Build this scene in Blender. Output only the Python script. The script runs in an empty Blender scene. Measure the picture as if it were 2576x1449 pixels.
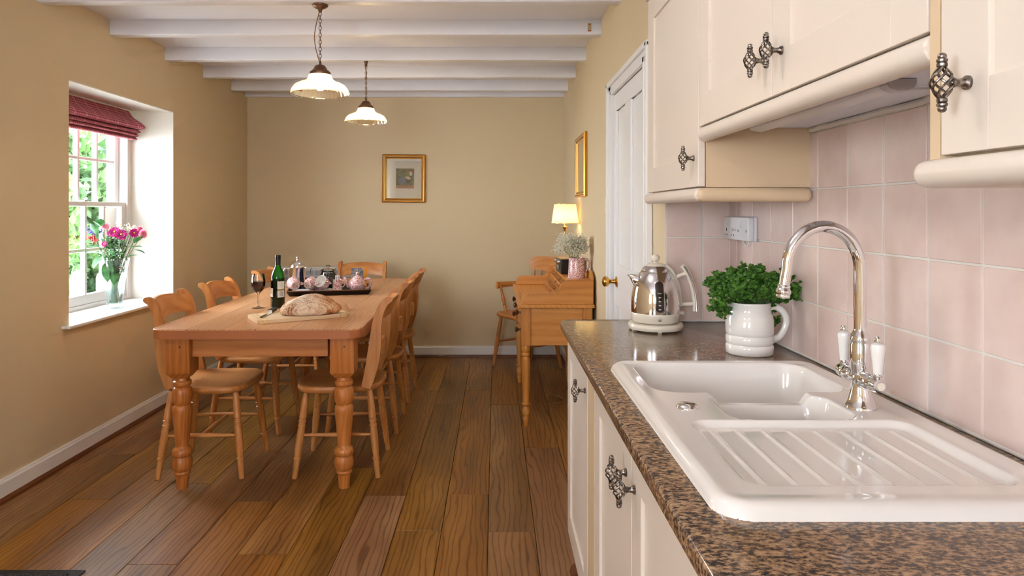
import bpy, bmesh, math, random
from math import sin, cos, pi, radians as R, sqrt
from mathutils import Vector as V, Matrix as M, noise as NZ
random.seed(7)
S = bpy.context.scene
C = S.collection
F = 1735.0
HZ = 1.307                       # eye height

# ------------------------------------------------------------------ scene objects
def wm(o):
    m = o.matrix_basis.copy()
    while o.parent is not None:
        o = o.parent
        m = o.matrix_basis @ m
    return m

def tag(o, label=None, cat=None, group=None, kind=None):
    if label: o['label'] = label
    if cat: o['category'] = cat
    if group: o['group'] = group
    if kind: o['kind'] = kind
    return o

def thing(name, label, cat, loc=(0, 0, 0), rz=0, group=None):
    o = bpy.data.objects.new(name, None)
    C.objects.link(o)
    o.empty_display_size = .05
    o.location = loc
    o.rotation_euler = (0, 0, rz)
    return tag(o, label, cat, group)

def copy_tree(o, parent=None):
    c = o.copy()
    C.objects.link(c)
    if parent is not None: c.parent = parent
    for ch in list(o.children): copy_tree(ch, c)
    return c

# ------------------------------------------------------------------ mesh builder
class MB:
    def __init__(s): s.v = []; s.f = []; s.mi = []; s.bev = False
    def add(s, vs, fs, T=None, mi=0):
        b = len(s.v)
        s.v.extend([tuple(T @ V(p)) for p in vs] if T is not None else [tuple(p) for p in vs])
        s.f.extend([tuple(i + b for i in f) for f in fs])
        s.mi.extend([mi] * len(fs))
        return s
    def build(s, name, mat, parent=None, world=False, smooth=True, ang=38):
        me = bpy.data.meshes.new(name)
        vs = s.v
        if parent is not None and world:
            inv = wm(parent).inverted()
            vs = [tuple(inv @ V(p)) for p in vs]
        me.from_pydata(vs, [], s.f)
        mats = mat if isinstance(mat, (list, tuple)) else [mat]
        for m in mats: me.materials.append(m)
        if len(mats) > 1: me.polygons.foreach_set('material_index', s.mi)
        bm = bmesh.new(); bm.from_mesh(me)
        bmesh.ops.recalc_face_normals(bm, faces=bm.faces)
        bm.to_mesh(me); bm.free()
        if smooth:
            me.shade_smooth()
            me.set_sharp_from_angle(angle=R(ang))
        me.update()
        o = bpy.data.objects.new(name, me)
        C.objects.link(o)
        if s.bev and smooth:
            wn = o.modifiers.new('weighted', 'WEIGHTED_NORMAL'); wn.keep_sharp = True; wn.weight = 90
        if parent is not None: o.parent = parent
        return o

def bm_add(mb, bm, T=None, mi=0):
    bm.verts.index_update()
    mb.add([v.co.copy() for v in bm.verts], [[v.index for v in f.verts] for f in bm.faces], T, mi)
    bm.free()

def box(mb, x0, x1, y0, y1, z0, z1, b=0, T=None, mi=0, seg=2):
    vs = [(x, y, z) for x in (x0, x1) for y in (y0, y1) for z in (z0, z1)]
    fs = [(0, 1, 3, 2), (4, 6, 7, 5), (0, 4, 5, 1), (2, 3, 7, 6), (0, 2, 6, 4), (1, 5, 7, 3)]
    if b <= 0:
        mb.add(vs, fs, T, mi); return mb
    bm = bmesh.new()
    bv = [bm.verts.new(p) for p in vs]
    for f in fs: bm.faces.new([bv[i] for i in f])
    bmesh.ops.bevel(bm, geom=bm.edges[:], offset=b, segments=seg, profile=.5, affect='EDGES')
    mb.bev = True
    bm_add(mb, bm, T, mi)
    return mb

def prism(mb, pts, t0, t1, plane='xy', b=0, T=None, mi=0, seg=2):
    mp = {'xy': lambda p, t: (p[0], p[1], t), 'xz': lambda p, t: (p[0], t, p[1]), 'yz': lambda p, t: (t, p[0], p[1])}[plane]
    bm = bmesh.new()
    n = len(pts)
    a = [bm.verts.new(mp(p, t0)) for p in pts]
    c = [bm.verts.new(mp(p, t1)) for p in pts]
    bm.faces.new(a); bm.faces.new(c[::-1])
    for i in range(n): bm.faces.new([a[i], c[i], c[(i + 1) % n], a[(i + 1) % n]])
    if b > 0:
        es = [e for e in bm.edges if (e.verts[0] in a) == (e.verts[1] in a)]
        bmesh.ops.bevel(bm, geom=es, offset=b, segments=seg, profile=.5, affect='EDGES'); mb.bev = True
    bm_add(mb, bm, T, mi)
    return mb

def lathe(mb, prof, T=None, seg=28, mi=0, cap=True, ripple=None):
    vs = []; fs = []
    n = len(prof)
    for (r, z) in prof:
        for k in range(seg):
            a = 2 * pi * k / seg
            rr = max(r, 1e-5)
            if ripple: rr *= 1 + ripple(a, z)
            vs.append((rr * cos(a), rr * sin(a), z))
    for i in range(n - 1):
        for k in range(seg):
            k2 = (k + 1) % seg
            fs.append((i * seg + k, i * seg + k2, (i + 1) * seg + k2, (i + 1) * seg + k))
    if cap:
        fs.append(tuple(range(seg))[::-1]); fs.append(tuple((n - 1) * seg + k for k in range(seg)))
    mb.add(vs, fs, T, mi)
    return mb

def axis_T(p, q):
    p = V(p); d = V(q) - p
    return M.Translation(p) @ d.to_track_quat('Z', 'Y').to_matrix().to_4x4()

def turned(mb, p, q, prof, seg=14, mi=0):
    """lathe whose profile runs (t 0..1, r) from p to q"""
    L = (V(q) - V(p)).length
    return lathe(mb, [(r, t * L) for t, r in prof], axis_T(p, q), seg, mi)

def spl(pts, n=6, closed=False):
    pts = [V(p) for p in pts]
    out = []
    N = len(pts)
    for i in range(N if closed else N - 1):
        g = (lambda k: pts[k % N]) if closed else (lambda k: pts[min(max(k, 0), N - 1)])
        a, b, c, d = g(i - 1), g(i), g(i + 1), g(i + 2)
        for k in range(n):
            t = k / n
            out.append(.5 * ((2 * b) + (c - a) * t + (2 * a - 5 * b + 4 * c - d) * t * t + (3 * b - a - 3 * c + d) * t ** 3))
    if not closed: out.append(pts[-1])
    return out

def tube(mb, pts, rad, seg=10, T=None, mi=0, closed=False, flat=None, up=None):
    """rad: number or list; flat: (list of) ratio of the second half axis; up: fixed side vector"""
    pts = [V(p) for p in pts]
    N = len(pts)
    rs = rad if isinstance(rad, (list, tuple)) else [rad] * N
    if len(rs) != N:
        m = len(rs) - 1
        rs2 = []
        for i in range(N):
            u = i / (N - 1) * m; k = min(int(u), m - 1)
            rs2.append(rs[k] * (1 - (u - k)) + rs[k + 1] * (u - k))
        rs = rs2
    fl = flat if flat is not None else 1.0
    vs = []; fs = []
    prev = None
    for i in range(N):
        if closed: d = pts[(i + 1) % N] - pts[i - 1]
        else: d = pts[min(i + 1, N - 1)] - pts[max(i - 1, 0)]
        d = d.normalized() if d.length > 1e-9 else V((0, 0, 1))
        if up is not None: u = V(up)
        elif prev is None: u = V((0, 0, 1)) if abs(d.z) < .9 else V((1, 0, 0))
        else: u = prev
        u = (u - d * u.dot(d)).normalized()
        prev = u
        w = d.cross(u)
        for k in range(seg):
            a = 2 * pi * k / seg
            vs.append(pts[i] + u * (rs[i] * cos(a)) + w * (rs[i] * fl * sin(a)))
    for i in range(N if closed else N - 1):
        j = (i + 1) % N
        for k in range(seg):
            k2 = (k + 1) % seg
            fs.append((i * seg + k, i * seg + k2, j * seg + k2, j * seg + k))
    if not closed:
        fs.append(tuple(range(seg))[::-1]); fs.append(tuple((N - 1) * seg + k for k in range(seg)))
    mb.add(vs, fs, T, mi)
    return mb

def rings(mb, rr, T=None, mi=0, cap=True):
    n = len(rr[0]); vs = []; fs = []
    for r in rr: vs.extend(r)
    for i in range(len(rr) - 1):
        for k in range(n):
            k2 = (k + 1) % n
            fs.append((i * n + k, i * n + k2, (i + 1) * n + k2, (i + 1) * n + k))
    if cap:
        fs.append(tuple(range(n))[::-1]); fs.append(tuple((len(rr) - 1) * n + k for k in range(n)))
    mb.add(vs, fs, T, mi)
    return mb

def ico(mb, c, r, sub=1, T=None, mi=0, sc=(1, 1, 1), ns=0, nf=1.0, seed=0.0):
    bm = bmesh.new()
    bmesh.ops.create_icosphere(bm, subdivisions=sub, radius=1)
    for v in bm.verts:
        p = v.co.copy()
        if ns: p *= 1 + ns * NZ.noise(p * nf + V((seed, seed * 1.7, 0)))
        v.co = V((p.x * sc[0] * r, p.y * sc[1] * r, p.z * sc[2] * r)) + V(c)
    bm_add(mb, bm, T, mi)
    return mb

def rrect(x0, x1, y0, y1, r, n=6):
    out = []
    for cx, cy, a0 in ((x1 - r, y1 - r, 0), (x0 + r, y1 - r, 90), (x0 + r, y0 + r, 180), (x1 - r, y0 + r, 270)):
        for k in range(n + 1):
            a = R(a0 + 90 * k / n)
            out.append((cx + r * cos(a), cy + r * sin(a)))
    return out

# ------------------------------------------------------------------ materials
def lin(c):
    return tuple(((x / 255) / 12.92 if x / 255 <= .04045 else ((x / 255 + .055) / 1.055) ** 2.4) for x in c) + (1,)

class NT:
    def __init__(s, name):
        s.m = bpy.data.materials.new(name)
        s.m.use_nodes = True
        s.t = s.m.node_tree
        s.t.nodes.clear()
        s.out = s.t.nodes.new('ShaderNodeOutputMaterial')
    def n(s, typ, **kw):
        nd = s.t.nodes.new('ShaderNode' + typ)
        for k, v in kw.items():
            if k.startswith('_'): setattr(nd, k[1:], v)
        for k, v in kw.items():
            if not k.startswith('_'): s.set(nd, k, v)
        return nd
    def set(s, nd, k, v):
        k = k.replace('__', ' ')
        sock = nd.inputs[int(k[1:])] if k[0] == 'i' and k[1:].isdigit() else nd.inputs[k]
        if isinstance(v, bpy.types.NodeSocket): s.t.links.new(v, sock)
        elif isinstance(v, bpy.types.Node): s.t.links.new(v.outputs[0], sock)
        else: sock.default_value = v
    def math(s, op, a, b=0.0, c=None):
        kw = dict(i0=a, i1=b)
        if c is not None: kw['i2'] = c
        return s.n('Math', _operation=op, **kw).outputs[0]
    def ramp(s, fac, stops, interp='LINEAR'):
        nd = s.t.nodes.new('ShaderNodeValToRGB')
        nd.color_ramp.interpolation = interp
        el = nd.color_ramp.elements
        while len(el) > 1: el.remove(el[-1])
        el[0].position = stops[0][0]; el[0].color = stops[0][1]
        for p, c in stops[1:]:
            e = el.new(p); e.color = c
        s.t.links.new(fac, nd.inputs[0])
        return nd.outputs[0]
    def mix(s, fac, a, b, blend='MIX'):
        nd = s.t.nodes.new('ShaderNodeMix'); nd.data_type = 'RGBA'; nd.blend_type = blend
        for k, v in ((0, fac), (6, a), (7, b)):
            if isinstance(v, bpy.types.NodeSocket): s.t.links.new(v, nd.inputs[k])
            else: nd.inputs[k].default_value = v
        return nd.outputs[2]
    def coord(s, kind='Object', scale=(1, 1, 1), loc=(0, 0, 0), rot=(0, 0, 0)):
        tc = s.n('TexCoord')
        mp = s.n('Mapping', Vector=tc.outputs[kind], Scale=scale, Location=loc, Rotation=rot)
        return mp.outputs[0]
    def bump(s, h, strength=.2, dist=.001):
        return s.n('Bump', Height=h, Strength=strength, Distance=dist).outputs[0]
    def pbr(s, **kw):
        p = s.n('BsdfPrincipled', **kw)
        s.t.links.new(p.outputs[0], s.out.inputs[0])
        return s.m
    def surf(s, nd):
        s.t.links.new(nd.outputs[0], s.out.inputs[0]); return s.m

def plain(name, c, rough=.5, metal=0.0, **kw):
    t = NT(name)
    return t.pbr(Base__Color=lin(c), Roughness=rough, Metallic=metal, **kw)

def paint(name, c, rough=.6, bs=30, st=.15, var=.03):
    t = NT(name)
    co = t.coord()
    nz = t.n('TexNoise', Vector=co, Scale=bs, Detail=4.0).outputs[0]
    n2 = t.n('TexNoise', Vector=co, Scale=1.3, Detail=3.0).outputs[0]
    a = lin(c); k = 1 - var * 2
    col = t.ramp(n2, [(.3, (a[0] * k, a[1] * k, a[2] * k, 1)), (.7, a)])
    return t.pbr(Base__Color=col, Roughness=rough, Normal=t.bump(nz, st, .002))

def wood(name, dark, mid, light, ax='x', k=1.0, rough=.38, knots=False, lines=1.0, ctx='Object'):
    t = NT(name)
    sc = {'x': (.12, 1, 1), 'y': (1, .12, 1), 'z': (1, 1, .12)}[ax]
    oi = t.n('ObjectInfo')
    tc = t.n('TexCoord')
    off = t.n('CombineXYZ', X=t.math('MULTIPLY', oi.outputs['Random'], 7.0), Y=t.math('MULTIPLY', oi.outputs['Random'], 13.0), Z=t.math('MULTIPLY', oi.outputs['Random'], 5.0))
    ad = t.n('VectorMath', _operation='ADD', i0=tc.outputs[ctx], i1=off)
    mp = t.n('Mapping', Vector=ad.outputs[0], Scale=tuple(x * k for x in sc)).outputs[0]
    warp = t.n('TexNoise', Vector=mp, Scale=5.0, Detail=3.0, Distortion=.4)
    wv = t.n('TexWave', _wave_type='RINGS', _rings_direction={'x': 'X', 'y': 'Y', 'z': 'Z'}[ax], Vector=mp, Scale=13.0 * lines, Distortion=5.0, Detail=3.0, Detail__Scale=1.3)
    fine = t.n('TexNoise', Vector=mp, Scale=120.0, Detail=4.0)
    f = t.math('ADD', t.math('MULTIPLY', wv.outputs['Fac'], .15), t.math('MULTIPLY', warp.outputs[0], .70))
    f = t.math('ADD', f, t.math('MULTIPLY', fine.outputs[0], .2))
    col = t.ramp(f, [(.28, lin(dark)), (.5, lin(mid)), (.78, lin(light))])
    h = t.n('HueSaturation', Color=col, Value=t.math('ADD', t.math('MULTIPLY', oi.outputs['Random'], .16), .92)).outputs[0]
    if knots:
        vo = t.n('TexVoronoi', Vector=t.n('Mapping', Vector=ad.outputs[0], Scale=tuple((.35 if x < 1 else 1) for x in sc)).outputs[0], Scale=3.1)
        kf = t.ramp(vo.outputs[0], [(.03, (1, 1, 1, 1)), (.055, (0, 0, 0, 1))])
        h = t.mix(kf, h, lin((88, 48, 24)))
    rg = t.math('ADD', t.math('MULTIPLY', warp.outputs[0], .2), rough - .1)
    return t.pbr(Base__Color=h, Roughness=rg, Normal=t.bump(fine.outputs[0], .12, .0006))

PINE = dict(dark=(158, 92, 40), mid=(194, 126, 64), light=(214, 152, 90))
m_cx = wood('chair_beech_x', ax='x', **PINE)
m_cy = wood('chair_beech_y', ax='y', **PINE)
m_cz = wood('chair_beech_z', ax='z', **PINE)
TABL = dict(dark=(136, 72, 26), mid=(180, 106, 46), light=(204, 134, 70))
m_tz = wood('table_pine_z', ax='z', knots=True, lines=1.6, **TABL)
m_tx = wood('table_pine_x', ax='x', knots=True, **TABL)
m_ty = wood('table_pine_y', ax='y', knots=True, **TABL)
DESK = dict(dark=(176, 106, 40), mid=(204, 136, 62), light=(220, 158, 84))
m_dz = wood('desk_pine_z', ax='z', **DESK)
m_dx = wood('desk_pine_x', ax='x', knots=True, **DESK)
m_dy = wood('desk_pine_y', ax='y', **DESK)
m_knobwood = plain('dark_wood_knob', (88, 52, 30), .35)

def tabletop_mat():
    t = NT('table_top_pine')
    tc = t.n('TexCoord')
    sx = t.n('SeparateXYZ', Vector=tc.outputs['Object'])
    # boards run along y, each about 0.16 wide
    b = t.math('FLOOR', t.math('DIVIDE', t.math('ADD', sx.outputs[0], .47), .158))
    wn = t.n('TexWhiteNoise', _noise_dimensions='1D', W=b)
    off = t.n('CombineXYZ', X=0.0, Y=t.math('MULTIPLY', wn.outputs[0], 5.0), Z=t.math('MULTIPLY', wn.outputs[0], 3.0))
    ad = t.n('VectorMath', _operation='ADD', i0=tc.outputs['Object'], i1=off)
    mp = t.n('Mapping', Vector=ad.outputs[0], Scale=(1, .16, 1)).outputs[0]
    warp = t.n('TexNoise', Vector=mp, Scale=4.0, Detail=4.0, Distortion=.5)
    wv = t.n('TexWave', _wave_type='BANDS', _bands_direction='X', Vector=mp, Scale=16.0, Distortion=11.0, Detail=3.0, Detail__Scale=1.2)
    fine = t.n('TexNoise', Vector=mp, Scale=130.0, Detail=4.0)
    f = t.math('ADD', t.math('MULTIPLY', wv.outputs['Fac'], .17), t.math('MULTIPLY', warp.outputs[0], .68))
    f = t.math('ADD', f, t.math('MULTIPLY', fine.outputs[0], .14))
    col = t.ramp(f, [(.3, lin((176, 118, 74))), (.5, lin((206, 150, 104))), (.8, lin((224, 178, 134)))])
    col = t.n('HueSaturation', Color=col, Value=t.math('ADD', t.math('MULTIPLY', wn.outputs[0], .14), .93)).outputs[0]
    fr = t.math('FRACT', t.math('DIVIDE', t.math('ADD', sx.outputs[0], .47), .158))
    g = t.math('LESS_THAN', fr, .012)
    col = t.mix(g, col, lin((110, 62, 32)))
    vo = t.n('TexVoronoi', Vector=t.n('Mapping', Vector=ad.outputs[0], Scale=(1, .45, 1)).outputs[0], Scale=2.3)
    kf = t.ramp(vo.outputs[0], [(.02, (1, 1, 1, 1)), (.05, (0, 0, 0, 1))])
    col = t.mix(kf, col, lin((104, 60, 34)))
    return t.pbr(Base__Color=col, Roughness=t.math('ADD', t.math('MULTIPLY', warp.outputs[0], .2), .24), Normal=t.bump(fine.outputs[0], .1, .0005))
m_top = tabletop_mat()

def floor_mat():
    t = NT('oak_floor')
    at = t.n('Attribute', _attribute_name='tone', _attribute_type='GEOMETRY')
    sp = t.n('SeparateColor', Color=at.outputs[0])
    tc = t.n('TexCoord')
    off = t.n('CombineXYZ', X=t.math('MULTIPLY', sp.outputs[1], 9.0), Y=t.math('MULTIPLY', sp.outputs[2], 17.0), Z=t.math('MULTIPLY', sp.outputs[0], 6.0))
    ad = t.n('VectorMath', _operation='ADD', i0=tc.outputs['Object'], i1=off)
    mp = t.n('Mapping', Vector=ad.outputs[0], Scale=(1, .14, 1)).outputs[0]
    warp = t.n('TexNoise', Vector=mp, Scale=5.0, Detail=5.0, Distortion=.7)
    wv = t.n('TexWave', _wave_type='BANDS', _bands_direction='X', Vector=mp, Scale=13.0, Distortion=14.0, Detail=3.0, Detail__Scale=.8)
    fine = t.n('TexNoise', Vector=mp, Scale=110.0, Detail=5.0)
    lines = t.ramp(wv.outputs['Fac'], [(.0, (0, 0, 0, 1)), (.16, (.75, .75, .75, 1)), (.5, (1, 1, 1, 1))])
    base = t.ramp(warp.outputs[0], [(.3, lin((112, 74, 36))), (.52, lin((150, 104, 54))), (.75, lin((176, 130, 74)))])
    col = t.mix(1.0, base, t.ramp(lines, [(0, lin((192, 174, 154))), (1, (1, 1, 1, 1))]), 'MULTIPLY')
    col = t.mix(.22, col, t.ramp(fine.outputs[0], [(.3, (.35, .32, .3, 1)), (.6, (1, 1, 1, 1))]), 'MULTIPLY')
    v = t.math('ADD', t.math('MULTIPLY', sp.outputs[0], .24), .88)
    hue = t.math('ADD', t.math('MULTIPLY', sp.outputs[1], .012), .494)
    col = t.n('HueSaturation', Color=col, Value=v, Hue=hue, Saturation=t.math('ADD', t.math('MULTIPLY', sp.outputs[2], .22), .90)).outputs[0]
    col = t.mix(.5, (1, 1, 1, 1), t.ramp(t.math('ADD', wv.outputs['Fac'], 0.0), [(0, (.8, .8, .8, 1)), (1, (1, 1, 1, 1))]), 'MULTIPLY') if False else col
    rg = t.math('ADD', t.math('MULTIPLY', fine.outputs[0], .2), .30)
    h = t.math('ADD', t.math('MULTIPLY', lines, .6), fine.outputs[0])
    return t.pbr(Base__Color=col, Roughness=rg, Normal=t.bump(h, .25, .0008))
m_floor = floor_mat()
m_gap = plain('floor_gap', (38, 22, 12), .8)
m_bead = wood('floor_bead_wood', (70, 36, 18), (104, 58, 30), (128, 76, 42), ax='y')

m_wall = paint('wall_paint_stone', (218, 198, 162), .7, 45, .12, .02)
m_ceil = paint('ceiling_white', (236, 238, 250), .7, 30, .15, .01)
m_beam = paint('beam_white_gloss', (238, 240, 251), .4, 14, .35, .01)
m_gloss = paint('white_gloss_paint', (242, 241, 240), .28, 20, .06, .005)
m_reveal = paint('window_reveal_white', (240, 238, 230), .6, 40, .1, .01)
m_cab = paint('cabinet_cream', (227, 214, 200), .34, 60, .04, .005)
m_cab_shade = paint('cabinet_cream_shaded', (214, 188, 154), .4, 60, .04, .005)  # cabinet cream darkened to tan: shade of the side faces put into the colour
m_dark = plain('near_black', (18, 16, 15), .9)  # plain dark colour for the pin holes and wire clips
m_metal = NT('antique_pewter')
_g = m_metal.n('TexNoise', Vector=m_metal.coord(), Scale=220.0, Detail=3.0)
m_metal = m_metal.pbr(Base__Color=m_metal.ramp(_g.outputs[0], [(.35, lin((82, 72, 66))), (.65, lin((160, 150, 142)))]), Metallic=1.0, Roughness=.34)
m_chrome = plain('chrome', (232, 232, 234), .045, 1.0)
m_steel = plain('brushed_steel', (200, 198, 196), .22, 1.0)
m_brass = plain('brass', (214, 166, 84), .2, 1.0)
m_bronze = plain('aged_bronze', (112, 84, 66), .42, .85)
m_gold = plain('gilt_frame', (180, 122, 46), .32, .75)
m_goldlt = plain('gilt_frame_light', (246, 220, 150), .25, .6)
m_ceram = plain('white_ceramic', (238, 234, 228), .08, 0.0, Coat__Weight=.5, Coat__Roughness=.03)
m_sink = plain('sink_ceramic', (234, 228, 222), .09, 0.0, Coat__Weight=.6, Coat__Roughness=.04)
m_creampl = plain('cream_plastic', (232, 222, 204), .25)
m_black = plain('black_plastic', (14, 14, 16), .3)
m_whitepl = plain('white_plastic', (228, 228, 232), .3)
m_grout = paint('grout_white', (226, 220, 212), .8, 200, .2, .02)
m_mat = NT('doormat_pile')
_g = m_mat.n('TexNoise', Vector=m_mat.coord(), Scale=160.0, Detail=4.0)
m_mat = m_mat.pbr(Base__Color=m_mat.ramp(_g.outputs[0], [(.4, lin((18, 18, 20))), (.7, lin((84, 84, 88)))]), Roughness=.95, Normal=m_mat.bump(_g.outputs[0], 1.0, .004))
m_rubber = plain('mat_rubber', (20, 20, 22), .6)

def tile_mat():
    t = NT('pink_wall_tile')
    at = t.n('Attribute', _attribute_name='tone', _attribute_type='GEOMETRY')
    sp = t.n('SeparateColor', Color=at.outputs[0])
    co = t.coord()
    n1 = t.n('TexNoise', Vector=co, Scale=9.0, Detail=4.0)
    n2 = t.n('TexNoise', Vector=co, Scale=60.0, Detail=5.0)
    c = t.ramp(n1.outputs[0], [(.3, lin((221, 196, 186))), (.7, lin((233, 211, 201)))])
    c = t.n('HueSaturation', Color=c, Value=t.math('ADD', t.math('MULTIPLY', sp.outputs[0], .06), .97)).outputs[0]
    h = t.math('ADD', t.math('MULTIPLY', n1.outputs[0], 3.0), t.math('MULTIPLY', n2.outputs[0], .5))
    return t.pbr(Base__Color=c, Roughness=.2, Normal=t.bump(h, .3, .0015))
m_tile = tile_mat()

def granite():
    t = NT('brown_granite_worktop')
    co = t.coord(scale=(1, 1, 1))
    cs = t.coord(scale=(.6, 1, 1))
    v = t.n('TexVoronoi', Vector=co, Scale=150.0).outputs[1]
    n1 = t.n('TexNoise', Vector=cs, Scale=165.0, Detail=4.0, Roughness=.7, Distortion=.2).outputs[0]
    n2 = t.n('TexNoise', Vector=cs, Scale=62.0, Detail=4.0, Distortion=.3).outputs[0]
    f = t.math('ADD', t.math('MULTIPLY', n1, .75), t.math('MULTIPLY', n2, .25))
    c = t.ramp(f, [(.40, lin((40, 33, 30))), (.46, lin((78, 62, 52))), (.50, lin((126, 98, 74))), (.57, lin((156, 124, 94))), (.66, lin((178, 146, 112)))])
    return t.pbr(Base__Color=c, Roughness=.15)
m_gran = granite()

def sponge():
    t = NT('pink_spongeware')
    n = t.n('TexNoise', Vector=t.coord(), Scale=190.0, Detail=3.0, Roughness=.6).outputs[0]
    c = t.ramp(n, [(.40, lin((166, 78, 92))), (.47, lin((208, 140, 148))), (.53, lin((242, 222, 216)))])
    return t.pbr(Base__Color=c, Roughness=.12, Coat__Weight=.4)
m_sponge = sponge()

def gingham():
    t = NT('red_gingham_cloth')
    tc = t.n('TexCoord')
    sp = t.n('SeparateXYZ', Vector=tc.outputs['UV'])
    def st(s, k): return t.math('GREATER_THAN', t.math('FRACT', t.math('MULTIPLY', s, k)), .5)
    a = t.math('ADD', st(sp.outputs[0], 55.0), st(sp.outputs[1], 55.0))
    a = t.math('MULTIPLY', a, .5)
    c = t.ramp(a, [(0, lin((204, 126, 136))), (.5, lin((166, 78, 94))), (1, lin((126, 44, 62)))])
    ln = t.math('GREATER_THAN', t.math('FRACT', t.math('MULTIPLY', sp.outputs[0], 9.0)), .955)
    c = t.mix(t.math('MULTIPLY', ln, .6), c, lin((226, 190, 176)))
    return t.pbr(Base__Color=c, Roughness=.9)
m_ging = gingham()

def thin_glass(name, tint=(1, 1, 1, 1), refl=.0, rough=.0, ior=1.45):
    t = NT(name)
    fr = t.n('Fresnel', IOR=ior)
    fac = t.math('ADD', fr.outputs[0], refl)
    tr = t.n('BsdfTransparent', Color=tint)
    gl = t.n('BsdfGlossy', Color=(1, 1, 1, 1), Roughness=rough)
    return t.surf(t.n('MixShader', i0=fac, i1=tr, i2=gl))
m_pane = thin_glass('window_glass', (.97, .99, .98, 1))
m_clear = thin_glass('clear_glassware', (.93, .95, .95, 1), .03)
m_picglass = thin_glass('picture_glass', (.98, .98, .98, 1), .06)

def crystal():
    t = NT('cut_crystal')
    fr = t.n('Fresnel', IOR=1.5, Normal=t.bump(t.n('TexVoronoi', Vector=t.coord(scale=(1, 1, .5)), Scale=42.0, _feature='DISTANCE_TO_EDGE').outputs[0], .9, .01))
    fac = t.math('ADD', fr.outputs[0], .08)
    tr = t.n('BsdfTransparent', Color=(.86, .92, .91, 1))
    gl = t.n('BsdfGlossy', Color=(1, 1, 1, 1), Roughness=.06)
    df = t.n('BsdfTranslucent', Color=(.9, .95, .95, 1))
    tr = t.n('MixShader', i0=.07, i1=tr, i2=df)
    return t.surf(t.n('MixShader', i0=t.math('MULTIPLY', fac, .55), i1=tr, i2=gl))
m_crystal = crystal()

def lampglass():
    t = NT('ribbed_shade_glass')
    tl = t.n('BsdfTranslucent', Color=(1.0, .80, .50, 1))
    tr = t.n('BsdfTransparent', Color=(1.0, .93, .80, 1))
    gl = t.n('BsdfGlossy', Color=(1, 1, 1, 1), Roughness=.12)
    a = t.n('MixShader', i0=.42, i1=tl, i2=tr)
    fr = t.n('Fresnel', IOR=1.4)
    return t.surf(t.n('MixShader', i0=fr.outputs[0], i1=a, i2=gl))
m_lampglass = lampglass()

def lampcloth():
    t = NT('cream_lampshade_cloth')
    d = t.n('BsdfDiffuse', Color=lin((240, 226, 196)))
    tl = t.n('BsdfTranslucent', Color=lin((250, 226, 170)))
    return t.surf(t.n('MixShader', i0=.6, i1=d, i2=tl))
m_lampcloth = lampcloth()

def emit(name, c, s):
    t = NT(name)
    return t.surf(t.n('Emission', Color=c, Strength=s))
m_bulb = emit('lit_bulb', (1.0, .80, .52, 1), 40.0)

def leafmat(name, a, b, tr=.3, scale=30.0):
    t = NT(name)
    n = t.n('TexNoise', Vector=t.coord(), Scale=scale, Detail=2.0).outputs[0]
    c = t.ramp(n, [(.35, lin(a)), (.65, lin(b))])
    p = t.n('BsdfPrincipled', Base__Color=c, Roughness=.5)
    tl = t.n('BsdfTranslucent', Color=c)
    return t.surf(t.n('MixShader', i0=tr, i1=p, i2=tl))
m_pars = leafmat('parsley_green', (32, 80, 14), (92, 144, 42), .25, 90)
m_leaf = leafmat('bouquet_leaf', (34, 78, 40), (84, 132, 78), .3, 20)
m_gyp = leafmat('pale_stem', (120, 136, 92), (160, 168, 124), .15, 20)
m_stem = leafmat('stem_green', (60, 96, 44), (104, 136, 74), .15, 20)
m_hedge = leafmat('hedge_leaf', (36, 74, 36), (104, 142, 74), .35, 2.0)
m_mag = leafmat('magenta_petal', (150, 8, 92), (190, 28, 124), .3, 60)
m_pink = leafmat('pink_petal', (226, 130, 158), (246, 184, 196), .4, 40)
m_white = leafmat('white_petal', (236, 232, 214), (250, 248, 236), .3, 40)
m_purp = leafmat('purple_petal', (84, 62, 176), (118, 92, 206), .3, 60)
m_berry = plain('red_berry', (176, 30, 38), .3)
m_yel = plain('yellow_flower_eye', (226, 182, 50), .7)

# ------------------------------------------------------------------ lights
def area(name, loc, rot, sx, sy, watt, col, spread=180):
    l = bpy.data.lights.new(name, 'AREA')
    l.shape = 'RECTANGLE'; l.size = sx; l.size_y = sy; l.energy = watt; l.color = col
    l.spread = R(spread)
    o = bpy.data.objects.new(name, l); C.objects.link(o)
    o.location = loc; o.rotation_euler = rot
    return o
def point(name, loc, watt, col, r=.03):
    l = bpy.data.lights.new(name, 'POINT'); l.energy = watt; l.color = col; l.shadow_soft_size = r
    o = bpy.data.objects.new(name, l); C.objects.link(o); o.location = loc
    return o
DAY = (.93, .965, 1.0); WARM = (1.0, .74, .46)
# ================================================================== THE SETTING
XL, XR, XK = -2.22, .611, .845
YB, YN, YR = 6.17, 2.486, -3.0
ZC = 2.41
def struct(name, mb, mat, parent=None, **k):
    o = mb.build(name, mat, parent, **k)
    if parent is None: tag(o, kind='structure')
    return o

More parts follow.
